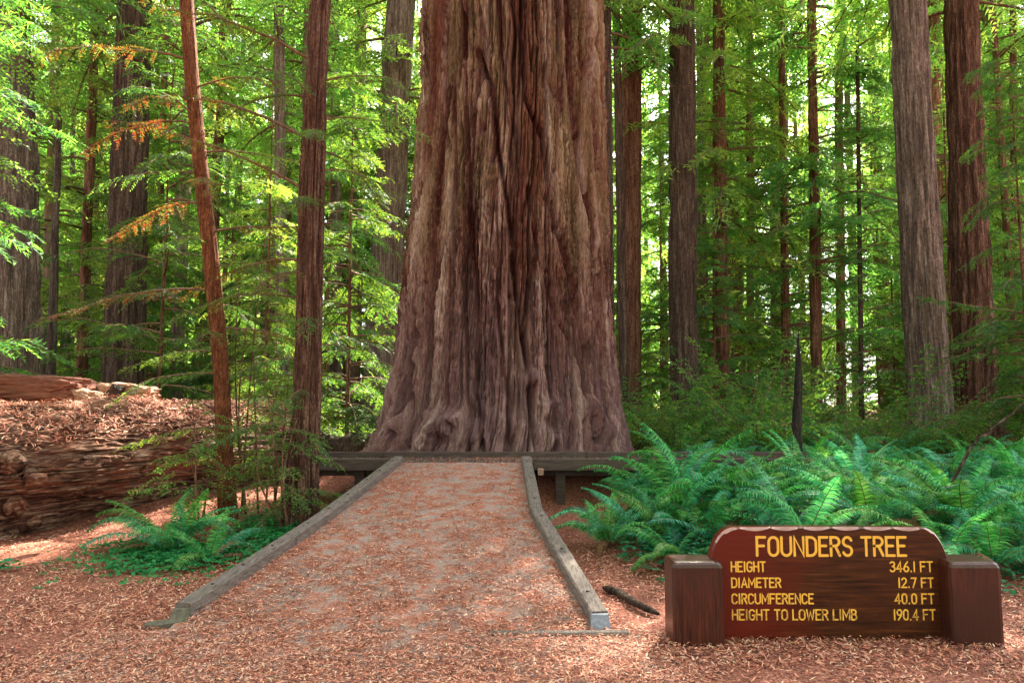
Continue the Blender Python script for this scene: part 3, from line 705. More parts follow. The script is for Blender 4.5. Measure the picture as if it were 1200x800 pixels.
forest(66, 15.5, 40, 1.8, [(sap_trunks[0], U_[0]), (sap_trunks[0], U_[1]), (sap_trunks[0], U_[2]), (sap_trunks[1], U_[3]), (sap_trunks[1], U_[4]), (sap_trunks[2], SP[0])], 'young green understory conifer growing between the big trunks', 'young conifers of the understory', 'young_tree')

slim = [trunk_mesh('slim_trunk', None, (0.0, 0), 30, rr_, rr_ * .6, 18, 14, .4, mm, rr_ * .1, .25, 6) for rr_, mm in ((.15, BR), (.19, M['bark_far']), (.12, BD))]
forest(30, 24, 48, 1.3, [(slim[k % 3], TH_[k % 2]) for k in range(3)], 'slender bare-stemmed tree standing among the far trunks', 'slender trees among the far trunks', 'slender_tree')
forest(46, 34, 66, 1.6, [(sap_trunks[1], U_[3]), (sap_trunks[1], U_[4]), (sap_trunks[2], SP[1])], 'leafy green tree filling the far gaps between the trunks', 'leafy trees in the far gaps', 'leafy_tree', srange=(1.1, 1.7))
nb = 0; tb = 0
while nb < 22 and tb < 900:            # the grove goes on behind the photographer
    tb += 1
    a = rf.uniform(0, 2 * PI); r_ = rf.uniform(9, 30); x, y = math.sin(a) * r_ * 1.2, -3 - abs(math.cos(a)) * r_
    if np.hypot(x, y) < 8 or not free(x, y, 3.6): continue
    tm, cm = (far_trunks[nb % 3], (T_ + TH_)[nb % 5])
    root = thing('forest_tree', 'tall leafy redwood of the grove behind the photographer', 'tree', (x, y, gz(x, y)), rf.uniform(0, 6.28), 'trees behind the photographer')
    obj('trunk', tm, root); obj('crown', cm, root); nb += 1

# shrubs
def shrub(name, R, H, n, rg_, mats, blade, broad=False):
    g = Geo()
    for _ in range(n):
        az_ = rg_.uniform(0, 2 * PI); st = np.array([rg_.normal() * .12, rg_.normal() * .12, 0]); L = rg_.uniform(.5, 1) * H
        limb(g, st, az_, L, rg_.uniform(.5, 1.6), rg_.uniform(.1, .6), .009, rg_, .07, .26, blade, .035 if broad else .024, .6, bare=.1)
    return g.build(name, mats)
SH = [shrub('shrub_foliage', 1, 1.2, 26, rg, LM, (.06, .03), True), shrub('shrub_foliage', 1, 1.6, 30, rg, LM, (.06, .035), True), shrub('shrub_foliage', 1, .9, 24, rg, LM, (.06, .02))]
taken_t = taken; taken = []
c = 0
while c < 150:
    y = 13.2 + 22 * rf.random() ** 1.5; x = (rf.random() * 2 - 1) * (.78 * y + 2)
    if np.hypot(x - CX, y - CY) < 3.4 or (-7.2 < x < -3.2 and y < 14.5) or not free(x, y, .8): continue
    o = obj('shrub', SH[rf.integers(3)], None, (x, y, gz(x, y) - .03), (0, 0, rf.uniform(0, 6.28)), (rf.uniform(.7, 1.5),) * 3)
    tag(o, 'leafy green shrub of the undergrowth below the forest trunks', 'shrub', 'undergrowth shrubs'); c += 1
# dense dark bush at the right foot of the giant
for x_, y_, s_, lab in ((2.35, 14.2, 1.25, 'dark leafy bush against the right foot of the giant tree'), (2.9, 13.4, .95, 'low bush behind the ferns right of the giant tree'), (-3.4, 14.8, .9, 'small bush at the left foot of the giant tree')):
    tag(obj('shrub', SH[0], None, (x_, y_, gz(x_, y_)), (0, 0, x_), (s_,) * 3), lab, 'shrub')

# ------------------------------------------------------------------ near young trees on the left, each branch a part
def bend_tree(amp, ph): return lambda z: amp * np.sin(z * .75 + ph) * np.clip(z / 2, 0, 1)
def near_tree(pxb, d, pxt, we, wt, m, label, specs, name, bend, H=13, seg=40, furrow=.012, freq=9, leafs=None, top_crown=None, dzz=.05):
    root = place_named(pxb, d, pxt, we, wt, label, m, seg, furrow, H, None, name=name, freq=freq, dz=.05, bend=bend, flare=.22)
    xb, yb, zb_ = root.location; top = pix(pxt, 0, d); drift = (top[0] - xb) / (top[2] - zb_)
    rgx = np.random.default_rng(int(pxb))
    for z_, az_, L_, rise, dr, kind in specs:
        g = Geo(); lm = {'r': M['leaf_rust'], 'g': M['leaf'], 'b': M['leaf']}[kind]
        limb(g, np.array([drift * z_ + float(bend(np.array([z_]))[0]), 0, z_]), math.radians(az_), L_, rise, dr, .016 * (L_ / 1.5), rgx, .07, .32, (.050, .014), .014, .5, bare=.18, tri=False, keep=(0 if kind == 'b' else .9))
        obj('branch', g.build('branch', [M['twig'], lm]), root)
    if top_crown is not None: obj('crown', top_crown, root, loc=(drift * 8, 0, 3.5))
    return root
sp5 = [(2.2, 170, 1.5, .1, .3, 'g'), (2.5, 20, 1.3, .1, .4, 'r'), (3.0, 200, 1.9, .1, .3, 'r'), (3.3, -30, 1.2, .2, .4, 'g'), (3.8, 10, 1.6, .3, .2, 'r'), (4.2, 160, 1.6, .2, .5, 'r'),
       (4.6, 215, 1.3, .1, .4, 'g'), (4.9, 30, 1.8, .3, .3, 'g'), (5.3, 180, 1.5, .3, .5, 'r'), (5.8, -10, 1.6, .3, .4, 'r'), (1.6, 10, .8, .9, .1, 'b'), (3.4, 60, .8, .9, .1, 'b'), (6.2, 190, 1.9, .3, .4, 'r'), (1.9, 230, 1.4, .1, .4, 'g'), (2.8, 80, 1.3, .3, .5, 'g'), (1.2, 200, 1.2, .0, .2, 'g'), (2.4, 280, .9, .3, .6, 'g'), (3.6, 265, 1.0, .3, .6, 'g'), (4.4, 290, 1.1, .3, .6, 'r'), (5.4, 250, 1.2, .4, .6, 'g')]
near_tree(268, 9.6, 222, 18, 14, M['bark_orange'], 'slim orange brown leaning young tree left of the ramp', sp5, 'leaning_young_tree', bend_tree(.05, 0), furrow=.008, freq=22, seg=60)
sp7 = [(1.3, 200, 1.4, .1, .4, 'g'), (1.9, 150, 1.2, .2, .4, 'g'), (2.3, 10, .9, .2, .4, 'g'), (2.9, 190, 1.7, .2, .4, 'g'), (3.4, 170, 2.0, .2, .5, 'r'), (3.9, 20, 1.1, .3, .6, 'g'), (4.3, 200, 2.3, .6, .3, 'r'),
       (4.6, -10, 1.35, .2, .4, 'g'), (5.0, 175, 2.6, .7, .5, 'r'), (5.3, 15, 1.5, .3, .4, 'g'), (5.8, -20, 1.6, .3, .5, 'g'), (5.6, 160, 2.0, .4, .5, 'g'), (6.1, 200, 2.2, .4, .3, 'r'), (.9, 170, 1.0, .1, .3, 'g'), (2.1, 230, 1.1, .2, .4, 'g'), (1.7, 265, .9, .2, .5, 'g'), (2.6, 280, 1.0, .3, .6, 'g'), (3.2, 255, 1.1, .2, .5, 'r'), (4.1, 275, 1.2, .3, .6, 'g'), (4.9, 290, 1.2, .4, .6, 'g'), (5.5, 260, 1.3, .4, .5, 'g'), (1.1, 300, .7, .2, .5, 'g'), (3.6, 60, 1.3, .3, .5, 'g'), (4.9, 70, 1.6, .3, .5, 'g')]
near_tree(352, 9.4, 376, 33, 21, M['bark_near'], 'furrowed brown young redwood at the left kerb of the ramp', sp7, 'young_redwood_tree', bend_tree(.02, 1), furrow=.026, seg=110, freq=13)

# thin multi-stem saplings between the two near trees
for pxb, d, lab, st in ((292, 9.9, 'clump of thin leaning stems between the two near young trees', [(284, 300), (300, 340), (312, 270), (296, 400)]),
                        (232, 9.0, 'small green redwood sapling with flat sprays in front of the fallen log', [(225, 470), (240, 500), (215, 520)]),
                        (318, 10.8, 'leafy sapling behind the furrowed young redwood', [(325, 380), (310, 430), (340, 420)]),
                        (334, 9.0, 'short leafy sapling at the foot of the furrowed young redwood', [(330, 470), (318, 500), (350, 490), (300, 520)])):
    xb = xat(pxb, d, .1); zb_ = gz(xb, d); root = thing('sapling', lab, 'sapling', (xb, d, zb_)); rgx = np.random.default_rng(pxb)
    for tx, ty in st:
        t3 = pix(tx, ty, d + rgx.uniform(-.3, .3)) - np.array([xb, d, zb_]); t_ = np.linspace(0, 1, 9)[:, None]
        P = t3 * t_ + np.sin(t_ * 3) * np.array([.05, .05, 0]) * rgx.normal(); P = P + np.array([rgx.normal() * .06, 0, 0]) * (1 - t_); P[0, 2] = -.05
        g = Geo(); tube(g, P, np.linspace(.016, .004, 9), 6); stem = obj('stem', g.build('stem', M['bark_red']), root)
        g = Geo()
        for q in np.linspace(.25, 1, 8):
            limb(g, t3 * q, rgx.uniform(0, 6.28), rgx.uniform(.35, .8), rgx.uniform(0, .3), rgx.uniform(.2, .5), .005, rgx, .07, .24, (.052, .017), .02, .5, tri=False)
        obj('foliage', g.build('foliage', LM), root)
# trees just outside / at the left edge whose branches hang into the frame
for x_, y_, me_, s_, lab in ((-7.9, 9.8, U_[3], .95, 'bright young conifer leaning in from the left edge above the log'), (-6.6, 13.6, SP[0], .85, 'thin conifer behind the fallen log with drooping sprays'),
                             (-3.3, 14.6, U_[4], .85, 'green conifer left of the giant tree with sprays crossing its bark'), (-4.9, 14.4, U_[1], .9, 'small leafy conifer behind the leaning young tree'),
                             (9.4, 13.2, U_[3], .8, 'conifer at the right edge with low green sprays')):
    root = thing('young_tree', lab, 'tree', (x_, y_, gz(x_, y_))); root.scale = (s_,) * 3
    obj('trunk', sap_trunks[1], root); obj('crown', me_, root)
# broad yellow-green leaves at the top left corner
rt = thing('broadleaf_tree', 'broad-leaved tree with yellow green leaves in the top left corner', 'tree', (-9.5, 11, .1))
g = Geo(); zz = np.linspace(-.3, 9, 20); tube(g, np.stack([.1 * zz, 0 * zz, zz], -1), np.linspace(.12, .03, 20), 8); obj('trunk', g.build('trunk', BG), rt)
g = Geo(); rgx = np.random.default_rng(5)
for _ in range(15):
    z = rgx.uniform(4.6, 8.0); limb(g, np.array([.1 * z, 0, z]), rgx.uniform(-1.6, 1.6), rgx.uniform(1, 2.2), .2, .5, .015, rgx, .12, .4, (.075, .04), .04, .6, tri=False)
obj('crown', g.build('crown', [M['twig'], M['leaf_broad']]), rt)

# ------------------------------------------------------------------ fallen log
LA, LB = np.array([-7.4, 6.9, .74]), np.array([-4.15, 13.6, .82])
ax = (LB - LA); LL = np.linalg.norm(ax); ax /= LL; sd = np.cross(ax, [0, 0, 1]); sd /= np.linalg.norm(sd); upv = np.cross(sd, ax)
u = np.linspace(0, LL, 420); t = np.arange(260) / 260 * 2 * PI; U2, T2 = np.meshgrid(u, t, indexing='ij')
R = .86 - .012 * U2; cxx, sxx = np.cos(T2), np.sin(T2)
wv = .25 * pn(U2 * .5, cxx, sxx)
nA = pn(U2 * .35, cxx * 4 + wv * 3, sxx * 4); nB = pn(U2 * .9, cxx * 11 + wv * 8, sxx * 11)
R = R + .13 * pn(U2 * .9, cxx * 1.6, sxx * 1.6 + 4) + .05 * (smooth(0, .12, np.abs(nA)) - 1) + .035 * (smooth(0, .22, np.abs(nB)) - 1) + .02 * pn(U2 * 6, cxx * 20, sxx * 20) + .018 * smooth(-.04, .04, pn(U2 * 1.1, cxx * 5, sxx * 5 + 3)) + .014 * smooth(-.05, .05, pn(U2 * 2.6, cxx * 12, sxx * 12)) + .03 * pn(U2 * 4, cxx * 8, sxx * 8)
R = R - .22 * np.exp(-((T2 - 5.6) / .35) ** 2) * smooth(.5, 2, U2)   # hollow cut back under the near side
kn = 1 - smooth(.9, 2.2, U2)
R = R + kn * .26 * pn(U2 * 3.2, cxx * 3, sxx * 3 + 8) + kn * .12 * pn(U2 * 7, cxx * 7, sxx * 7)
Nrm_ = sd * cxx[..., None] + upv * sxx[..., None]
PL = LA + ax * U2[..., None] + sd * (cxx * R)[..., None] + upv * (sxx * R * .98)[..., None]
nu, ntt = U2.shape; i = np.arange(nu - 1)[:, None] * ntt; j = np.arange(ntt)[None]; k = (j + 1) % ntt
Fq = [np.stack([i + j, i + k, i + ntt + k, i + ntt + j], -1).reshape(-1, 4)]
VL = np.vstack([PL.reshape(-1, 3), LA, LB]); e0 = len(VL) - 2
Fq.append(np.stack([np.arange(ntt), (np.arange(ntt) + 1) % ntt, np.full(ntt, e0)], -1)); b0 = (nu - 1) * ntt
Fq.append(np.stack([b0 + np.arange(ntt), b0 + (np.arange(ntt) + 1) % ntt, np.full(ntt, e0 + 1)], -1))
def log_mat():
    m, ns, ls = mat('weathered_log')
    tc = ns.new('ShaderNodeTexCoord'); mp = ns.new('ShaderNodeMapping'); mp.vector_type = 'POINT'
    mp.inputs['Rotation'].default_value = (0, 0, math.atan2(ax[0], ax[1]))
    mp2 = ns.new('ShaderNodeMapping'); mp2.inputs['Scale'].default_value = (16, 1.3, 16)
    ls.new(tc.outputs['Object'], mp.inputs[0]); ls.new(mp.outputs[0], mp2.inputs[0])
    n1 = noise(ns, ls, mp2.outputs[0], 1.4, 6, .7, .5); n2 = noise(ns, ls, tc.outputs['Object'], 1.1, 3)
    b = principled(ns, ls, .9, .15); r = ramp(ns, [(.38, (.02, .010, .008)), (.48, (.09, .042, .027)), (.57, (.22, .125, .082)), (.70, (.46, .33, .25))]); ls.new(n1, r.inputs[0])
    f = ramp(ns, [(.5, (0, 0, 0)), (.65, (1, 1, 1))]); ls.new(n2, f.inputs[0])
    ls.new(mixc(ns, ls, math_(ns, ls, 'MULTIPLY', f.outputs[0], .5), r.outputs[0], (.20, .07, .04)), b.inputs['Base Color'])
    bump(ns, ls, b, n1, .8, .04); return m
M['bigog'] = log_mat()
log = tag(obj('fallen_log', mesh('fallen_log', VL, Fq, M['bigog'], smooth_=False)), 'huge fallen redwood log with weathered grooved side and needle-covered top', 'log')

# gnarled root stubs and a hollow at the near end of the log
lpx, lpy = proj(PL); vd = PL - np.array([0, 0, EYE]); facing = (vd * Nrm_).sum(-1) < 0
rl = np.random.default_rng(15)
for qx, qy, qr, ql in ((12, 545, .15, .10), (36, 560, .10, .12), (14, 590, .13, .14), (4, 622, .14, .12), (40, 606, .09, .12)):
    D = np.hypot(lpx - qx, lpy - qy) + (~facing) * 1e4; ii = np.unravel_index(np.argmin(D), D.shape); p0 = PL[ii]; nr = Nrm_[ii] + rl.normal(size=3) * .35; nr /= np.linalg.norm(nr)
    g = Geo(); tt_ = np.linspace(-.12, 1, 9)[:, None]
    P_ = p0 + nr * ql * tt_ + np.array([0, 0, -.05]) * tt_ ** 2; R_ = qr * np.interp(tt_[:, 0], [-.12, .4, .8, 1], [1.1, 1.0, .7, .25]) * (1 + .12 * rl.normal(size=9))
    tube(g, P_, R_, 14, 0, True); st_ = g.build('root_stub', M['bigog']); co = np.array([v.co[:] for v in st_.vertices]); co += (.06 * pn(co[:, 0] * 9, co[:, 1] * 9, co[:, 2] * 9))[:, None] * (nr + rl.normal(size=3) * .6) + rl.normal(size=co.shape) * .004
    st_.vertices.foreach_set('co', co.astype(np.float32).ravel()); obj('root_stub', st_, log)

# split red chunk and broken pale pieces lying on the log
def chunk(name, C_, size, rot, m, seed, label=None, cat=None, sub=12, rough=.12):
    a = np.linspace(0, 1, sub); V = []; F = []
    X, Y = np.meshgrid(a, a); faces = []
    for axis in range(3):
        for s_ in (0, 1):
            pts = np.zeros((sub, sub, 3)); o_ = [q for q in range(3) if q != axis]
            pts[..., o_[0]] = X; pts[..., o_[1]] = Y; pts[..., axis] = s_; faces.append((pts, axis, s_))
    n = 0
    for pts, axis, s_ in faces:
        p = (pts - .5) * 2; q = p * 1.0
        ln = (np.abs(p) ** 6).sum(-1) ** (1 / 6); q = p / ln[..., None]
        q = q * (1 + rough * pn(p[..., 0] * 1.5 + seed, p[..., 1] * 1.5, p[..., 2] * 1.5)[..., None] + rough * .5 * pn(p[..., 0] * 5, p[..., 1] * 5 + seed, p[..., 2] * 5)[..., None])
        V.append((q * np.array(size) / 2).reshape(-1, 3)); i_ = (np.arange(sub - 1)[:, None] * sub + np.arange(sub - 1)[None]).reshape(-1) + n
        f_ = np.stack([i_, i_ + 1, i_ + sub + 1, i_ + sub], -1); F.append(f_ if (axis == 1) ^ (s_ == 1) else f_[:, ::-1]); n += sub * sub
    o = obj(name, mesh(name, np.concatenate(V), F, m, smooth_=False), None, C_, rot)
    return tag(o, label, cat) if label else o
p = pix(28, 454, 10.6)
chunk('split_log_slab', p, (1.7, .6, .36), (0, .06, .1), M['redwood_cut'], 1, rough=.22, label= 'red split redwood slab lying behind the log top', cat='wood slab')
p = pix(92, 462, 10.6); chunk('wood_piece', p, (.75, .25, .20), (0, .22, -.3), M['palewood'], 4, 'pale broken wood piece wedged beside the red slab', 'wood piece', rough=.3)
p = pix(150, 461, 11.2); chunk('wood_piece', p, (.8, .4, .26), (0, .1, .2), M['palewood'], 9, 'pale lump of rotten wood farther along the top of the log', 'wood piece', rough=.35)
p = pix(134, 461, 10.9); chunk('wood_piece', p, (.16, .14, .26), (.3, .5, .2), M['snag'], 7, 'dark upright stub of wood on top of the log', 'wood piece', rough=.3)
p = pix(120, 537, 8.6); chunk('wood_piece', p, (.5, .16, .07), (0, .05, 1.2), M['bigog'], 3, 'loose plank of bark jutting from the side of the log', 'wood piece', rough=.3)

# second dark log behind the platform at the left of the giant
g = Geo(); q = np.linspace(0, 1, 20)[:, None]; A_, B_ = np.array([-4.6, 14.6, .6]), np.array([-2.4, 13.6, .75])
tube(g, A_ + (B_ - A_) * q + .03 * RNG.normal(size=(20, 3)), .30 + .03 * np.sin(q[:, 0] * 20), 14, 0, True)
tag(obj('rotten_log', g.build('rotten_log', M['bark_dark'])), 'short dark rotten log lying at the left foot of the giant tree', 'log')

# stick by the right kerb
g = Geo(); q = np.linspace(0, 1, 14)[:, None]; A_ = np.array([.78, 6.35, .03]); B_ = np.array([1.08, 5.55, .035])
tube(g, A_ + (B_ - A_) * q + np.stack([.02 * np.sin(q[:, 0] * 7), 0 * q[:, 0], .015 * np.sin(q[:, 0] * 3)], -1), np.interp(q[:, 0], [0, .1, .8, 1], [.012, .035, .03, .012]) * (1 + .15 * np.sin(q[:, 0] * 23)), 8, 0, True)
tag(obj('broken_branch', g.build('broken_branch', M['bark_dark'])), 'dark broken branch on the litter outside the right kerb', 'branch')
g = Geo(); pA, pB = pix(1140, 520, 9.0), pix(1210, 466, 9.0)
q = np.linspace(0, 1, 10)[:, None]; tube(g, pA + (pB - pA) * q + .012 * RNG.normal(size=(10, 3)), .018 - .008 * q[:, 0], 6)
pA2 = np.array([pA[0] - .5, 9.0, gz(pA[0] - .5, 9.)]); tube(g, [pA2, pA2 + (pA - pA2) * .5, pA], [.02, .02, .018], 6)
tag(obj('dead_stick', g.build('dead_stick', M['bark_dark'])), 'bare dark stick slanting up out of the ferns at the right edge', 'stick')

# ------------------------------------------------------------------ ferns
def frond_mesh(seed, L=1.0, arch=.55, mtl='fern', wid=.125):
    rgx = np.random.default_rng(seed); g = Geo(); n = 12; s = np.linspace(0, 1, n)
    # local frond: grows along +Y, rises in Z then arches over
    ang = 1.15 - arch * 2.3 * s ** 1.25; ds = L / (n - 1)
    y = np.concatenate([[0], np.cumsum(np.cos(ang[:-1]) * ds)]); z = np.concatenate([[0], np.cumsum(np.sin(ang[:-1]) * ds)])
    x = .05 * L * np.sin(s * 2 + rgx.uniform(0, 6)) * s
    P = np.stack([x, y, z], -1); tube(g, P, np.linspace(.0055, .0015, n), 4, 0)
    npn = 36; u = .13 + .87 * (np.arange(npn) + .5) / npn
    base = np.stack([np.interp(u, s, P[:, c]) for c in range(3)], -1); T = np.gradient(P, axis=0); T /= np.linalg.norm(T, axis=1)[:, None]
    TT = np.stack([np.interp(u, s, T[:, c]) for c in range(3)], -1)
    lat = np.array([1.0, 0, 0]); up = np.cross(lat, TT)
    prof = np.clip(np.sin(np.clip((u - .06) / .94, 0, 1) ** .62 * PI) ** .7, .08, 1) * wid * L
    for sgn in (1, -1):
        D = lat * sgn + TT * .28 + up * (-.16) + rgx.normal(size=(npn, 3)) * .07; D /= np.linalg.norm(D, axis=1)[:, None]
        ln = prof * rgx.uniform(.85, 1.1, npn); wd = L * .87 / npn * .8
        Sd = np.cross(up, D); Sd /= np.linalg.norm(Sd, axis=1)[:, None]
        B0 = base; mid = B0 + D * (ln * .5)[:, None] + up * (.012 * L); tip = B0 + D * ln[:, None] - up * (.02 * L)
        V = np.stack([B0 - Sd * wd * .45, B0 + Sd * wd * .45, mid + Sd * wd * .42, mid - Sd * wd * .42, tip], 1)
        b = np.arange(npn)[:, None] * 5
        g.add(V.reshape(-1, 3), b + np.array([[0, 1, 2, 3]]), 1); k0 = g.n - npn * 5
        g.F.append(b + np.array([[3, 2, 4]]) + k0); g.M.append(np.full(npn, 1)); g.S.append(np.full(npn, False))
    return g.build('frond', [M['twig'], M[mtl]])
FR = [frond_mesh(s_, 1.0, a_) for s_, a_ in ((1, .5), (2, .66), (3, .8), (4, .95), (5, .42), (6, .74))]
M['fern_brown'] = leaf_mat('dead_fern', [(0, (.16, .08, .04)), (1, (.32, .18, .09))], (1.3, 1.1, .8), .3)
FRD = frond_mesh(9, 1.0, .95, 'fern_brown')
ff = np.random.default_rng(31)
def fern(x, y, size, label, group=None, nf=13, az0=None, spread=2 * PI, zoff=0, upright=0, name='sword_fern'):
    root = thing(name, label, 'fern', (x, y, gz(x, y) + zoff), 0, group)
    a0 = ff.uniform(0, 6.28) if az0 is None else az0
    for k_ in range(nf):
        az_ = a0 + spread * (k_ + ff.uniform(-.35, .35)) / nf
        me_ = FR[ff.integers(len(FR))]; s_ = size * ff.uniform(.82, 1.22)
        obj('frond', me_, root, (0, 0, 0), (ff.uniform(-.5, .22) + upright, ff.normal() * .32, az_), (s_, s_, s_))
    for _ in range(ff.integers(1, 5)):
        obj('dead_frond', FRD, root, (0, 0, 0), (ff.uniform(-.6, -.1), 0, ff.uniform(0, 6.28)), (size * .8,) * 3)
    return root
x0 = xat(205, 8.1, .05)
fern(x0, 8.0, .95, 'sword fern with arching fronds in front of the fallen log', nf=17)
fern(xat(250, 7.6, .05), 7.5, .72, 'low sword fern beside the left kerb of the ramp', nf=7)
fern(xat(802, 8.2, .2), 8.4, 1.25, 'tallest sword fern with upright fronds at the near end of the fern bank', nf=20, upright=.2)
fern(xat(716, 7.9, .15), 8.1, .85, 'small sword fern drooping over litter beside the right kerb', nf=12)
fern(xat(800, 6.9, .15), 7.1, .78, 'fern with a long drooping frond behind the left sign post', nf=10)
fern(xat(1170, 7.2, .2), 7.7, 1.2, 'large blue green fern with a pale upright frond behind the right sign post', nf=15, upright=.1)
fern(xat(1050, 7.4, .2), 7.9, 1.0, 'fern with a pale arching frond just above the sign board', nf=13)
for x_, y_, s_ in ((1.75, 9.5, 1.0), (2.2, 9.2, 1.1), (2.75, 9.5, 1.0), (3.25, 9.2, 1.05), (3.8, 9.6, 1.0), (4.4, 9.4, 1.0), (4.9, 10.2, .9)):
    fern(x_, y_, s_, 'fern', 'sword ferns of the fern bank', nf=13, upright=.1)
pts = []
tries = 0
while len(pts) < 74 and tries < 4000:
    tries += 1
    y = 6.7 + 7.0 * ff.random() ** .9; x = 1.3 + (y * .76 - 1.0) * ff.random()
    if y < 7.5 and x < 3.0 and ff.random() < .5: continue
    if y < 10.0 and x < 1.15 + (y - 7) * .15: continue
    if 10.1 < y < 11.6 and x < 4.7: continue
    if np.hypot(x - CX, y - CY) < 3.2: continue
    if any((x - a) ** 2 + (y - b) ** 2 < .36 ** 2 for a, b in pts): continue
    pts.append((x, y))
for x, y in pts:
    fern(x, y, ff.uniform(.62, 1.0), 'blue green sword fern in the dense fern bank behind the sign', 'sword ferns of the fern bank', nf=11)

# redwood sorrel and small ground plants
def cover(name, label, pts_, mt, size, trif=True):
    g = Geo(); P = []; D = []; Nn = []; n = len(pts_)
    for k_ in range(3):
        a = ff.uniform(0, 6.28, n) if k_ == 0 else a + 2.1
        P.append(pts_ + np.stack([np.cos(a), np.sin(a), 0 * a], -1) * .004)
        D.append(np.stack([np.cos(a), np.sin(a), ff.uniform(-.35, .1, n)], -1)); Nn.append(np.array([0, 0, 1.]) + ff.normal(size=(n, 3)) * .35)
    P = np.concatenate(P); D = np.concatenate(D); Nn = np.concatenate(Nn)
    L = size * ff.uniform(.7, 1.3, len(P)); leaves(g, P, D, Nn, L, L * .95, 0, False)
    return tag(obj(name, g.build(name, mt)), label, 'ground cover', kind='stuff')
def blob_points(specs, n, hmax):
    out = []
    for x, y, rx_, ry_, w in specs:
        k_ = int(n * w); a = ff.normal(size=(k_, 2)) * .5; X = x + a[:, 0] * rx_; Y = y + a[:, 1] * ry_
        out.append(np.stack([X, Y, ground_z(X, Y) + .02 + ff.random(k_) * hmax], -1))
    return np.concatenate(out)
cp1 = blob_points([(-3.35, 7.6, .9, .8, 1.0), (-2.9, 8.6, .7, .8, .6), (-3.9, 8.0, .6, .4, .3), (-3.0, 9.4, .6, .6, .3)], 900, .10)
cp1 = cp1[cp1[:, 0] < lx(cp1[:, 1]) - .12]
cover('sorrel_patch', 'patch of small green three-leaved sorrel around the left fern', cp1, M['sorrel'], .046)
cp2 = blob_points([(2.0, 7.0, .7, .4, .5), (3.6, 6.9, 1.6, .5, 1.2), (5.2, 6.9, 1.2, .6, .8), (3.2, 8.8, 2.6, 1.4, 2.5), (6.5, 9.5, 2.2, 2, 2.0), (1.6, 7.6, .5, .5, .4)], 1000, .16)
cp2 = cp2[(cp2[:, 1] > 6.0) & (cp2[:, 0] > 1.0)]
cover('sorrel_patch', 'green low plants carpeting the soil under the fern bank', cp2, M['sorrel'], .045)
cp3 = blob_points([(-4.9, 7.15, .15, .1, .03), (-2.35, 10.9, .3, .3, .15), (-2.6, 9.6, .25, .2, .15)], 900, .1)
cover('sorrel_patch', 'few small weeds at the bottom of the log and below the platform', cp3, M['sorrel'], .045)

# ------------------------------------------------------------------ leaf litter
def litter(name, label, P, nrm=None, L=(.014, .052), Wd=(.003, .0085), lift=.6, parent=None, curl=.3, m='litter'):
    n = len(P); a = ff.uniform(0, 2 * PI, n)
    if nrm is None: nrm = np.tile(np.array([0, 0, 1.]), (n, 1))
    nrm = nrm + ff.normal(size=(n, 3)) * .28 * lift; nrm /= np.linalg.norm(nrm, axis=1)[:, None]
    ref = np.stack([np.cos(a), np.sin(a), 0 * a], -1); D = ref - nrm * (ref * nrm).sum(1)[:, None]; D /= np.linalg.norm(D, axis=1)[:, None]
    Sd = np.cross(nrm, D); l = ff.uniform(*L, n)[:, None]; w = ff.uniform(*Wd, n)[:, None]; c = (ff.normal(size=(n, 1)) * curl * l * .4)
    V = np.stack([P - D * l / 2 - Sd * w * .3, P - D * l / 2 + Sd * w * .3, P + Sd * (w * .6) + nrm * c * .5, P - Sd * (w * .6) + nrm * c * .5, P + D * l / 2 + Sd * w * .15 + nrm * c * .2 + Sd * c * .3], 1)
    b = np.arange(n)[:, None] * 5; g = Geo(); g.add(V.reshape(-1, 3), b + np.array([[0, 1, 2, 3]]), 0); g.F.append(b + np.array([[3, 2, 4]])); g.M.append(np.zeros(n, int)); g.S.append(np.full(n, False))
    return tag(obj(name, g.build(name, M[m]), parent), label, 'leaf litter', kind='stuff')
def scatter(n, y0, y1, dens):
    """points in the visible wedge, thinning with distance"""
    y = y0 * (y1 / y0) ** ff.random(n); x = (ff.random(n) * 2 - 1) * (.74 * y + .3); keep = ff.random(n) < dens(x, y)
    return x[keep], y[keep]
def on_path(x, y): return (y < RY1) & (y > 5.2) & (x > lx(y) + .08) & (x < rx(y) - .08)
def dens_path(x, y):
    n = pn(x * 2.1, y * 1.5, 2.2) + .5 * pn(x * 6, y * 5, 3.1)
    edge = np.minimum(x - lx(y), rx(y) - x); e = 1 - smooth(.1, .6, edge)
    fore = 1 - smooth(4.6, 6.0, y)
    return np.clip(.66 + n * 1.1 + e * .6 + fore * .35, .12, 1)
x, y = scatter(320000, 2.6, 10.4, lambda x, y: dens_path(x, y)); k = on_path(x, y) | ((y <= 5.2) & (x > -3 + 0 * x) & (x < 1.1))
x, y = x[k], y[k]; P = np.stack([x, y, ramp_z(y) + .008 + ff.random(len(x)) * .014], -1)
litter('path_litter', 'reddish dry needles and leaf shreds strewn over the ramp and path', P)
x, y = scatter(360000, 2.6, 13, lambda x, y: np.clip(.70 + 1.1 * pn(x * 1.5, y * 1.5, 7) + .4 * pn(x * 5, y * 5, 2), .12, 1))
k = ~(on_path(x, y) | ((y <= 5.2) & (x > -3) & (x < 1.1)) | ((y > RY0) & (y < 10.4) & (x > lx(y) - .1) & (x < rx(y) + .1)) | (np.hypot(x - CX, y - CY) < 2.6))
dist_log = np.abs((x - LA[0]) * ax[1] - (y - LA[1]) * ax[0]); k &= dist_log > .45
x, y = x[k], y[k]; P = np.stack([x, y, ground_z(x, y) + .006 + ff.random(len(x)) ** 2 * .03], -1)
litter('ground_litter', 'thick reddish brown needle litter covering the forest floor on both sides', P, L=(.014, .062), Wd=(.003, .0095), lift=1.0)
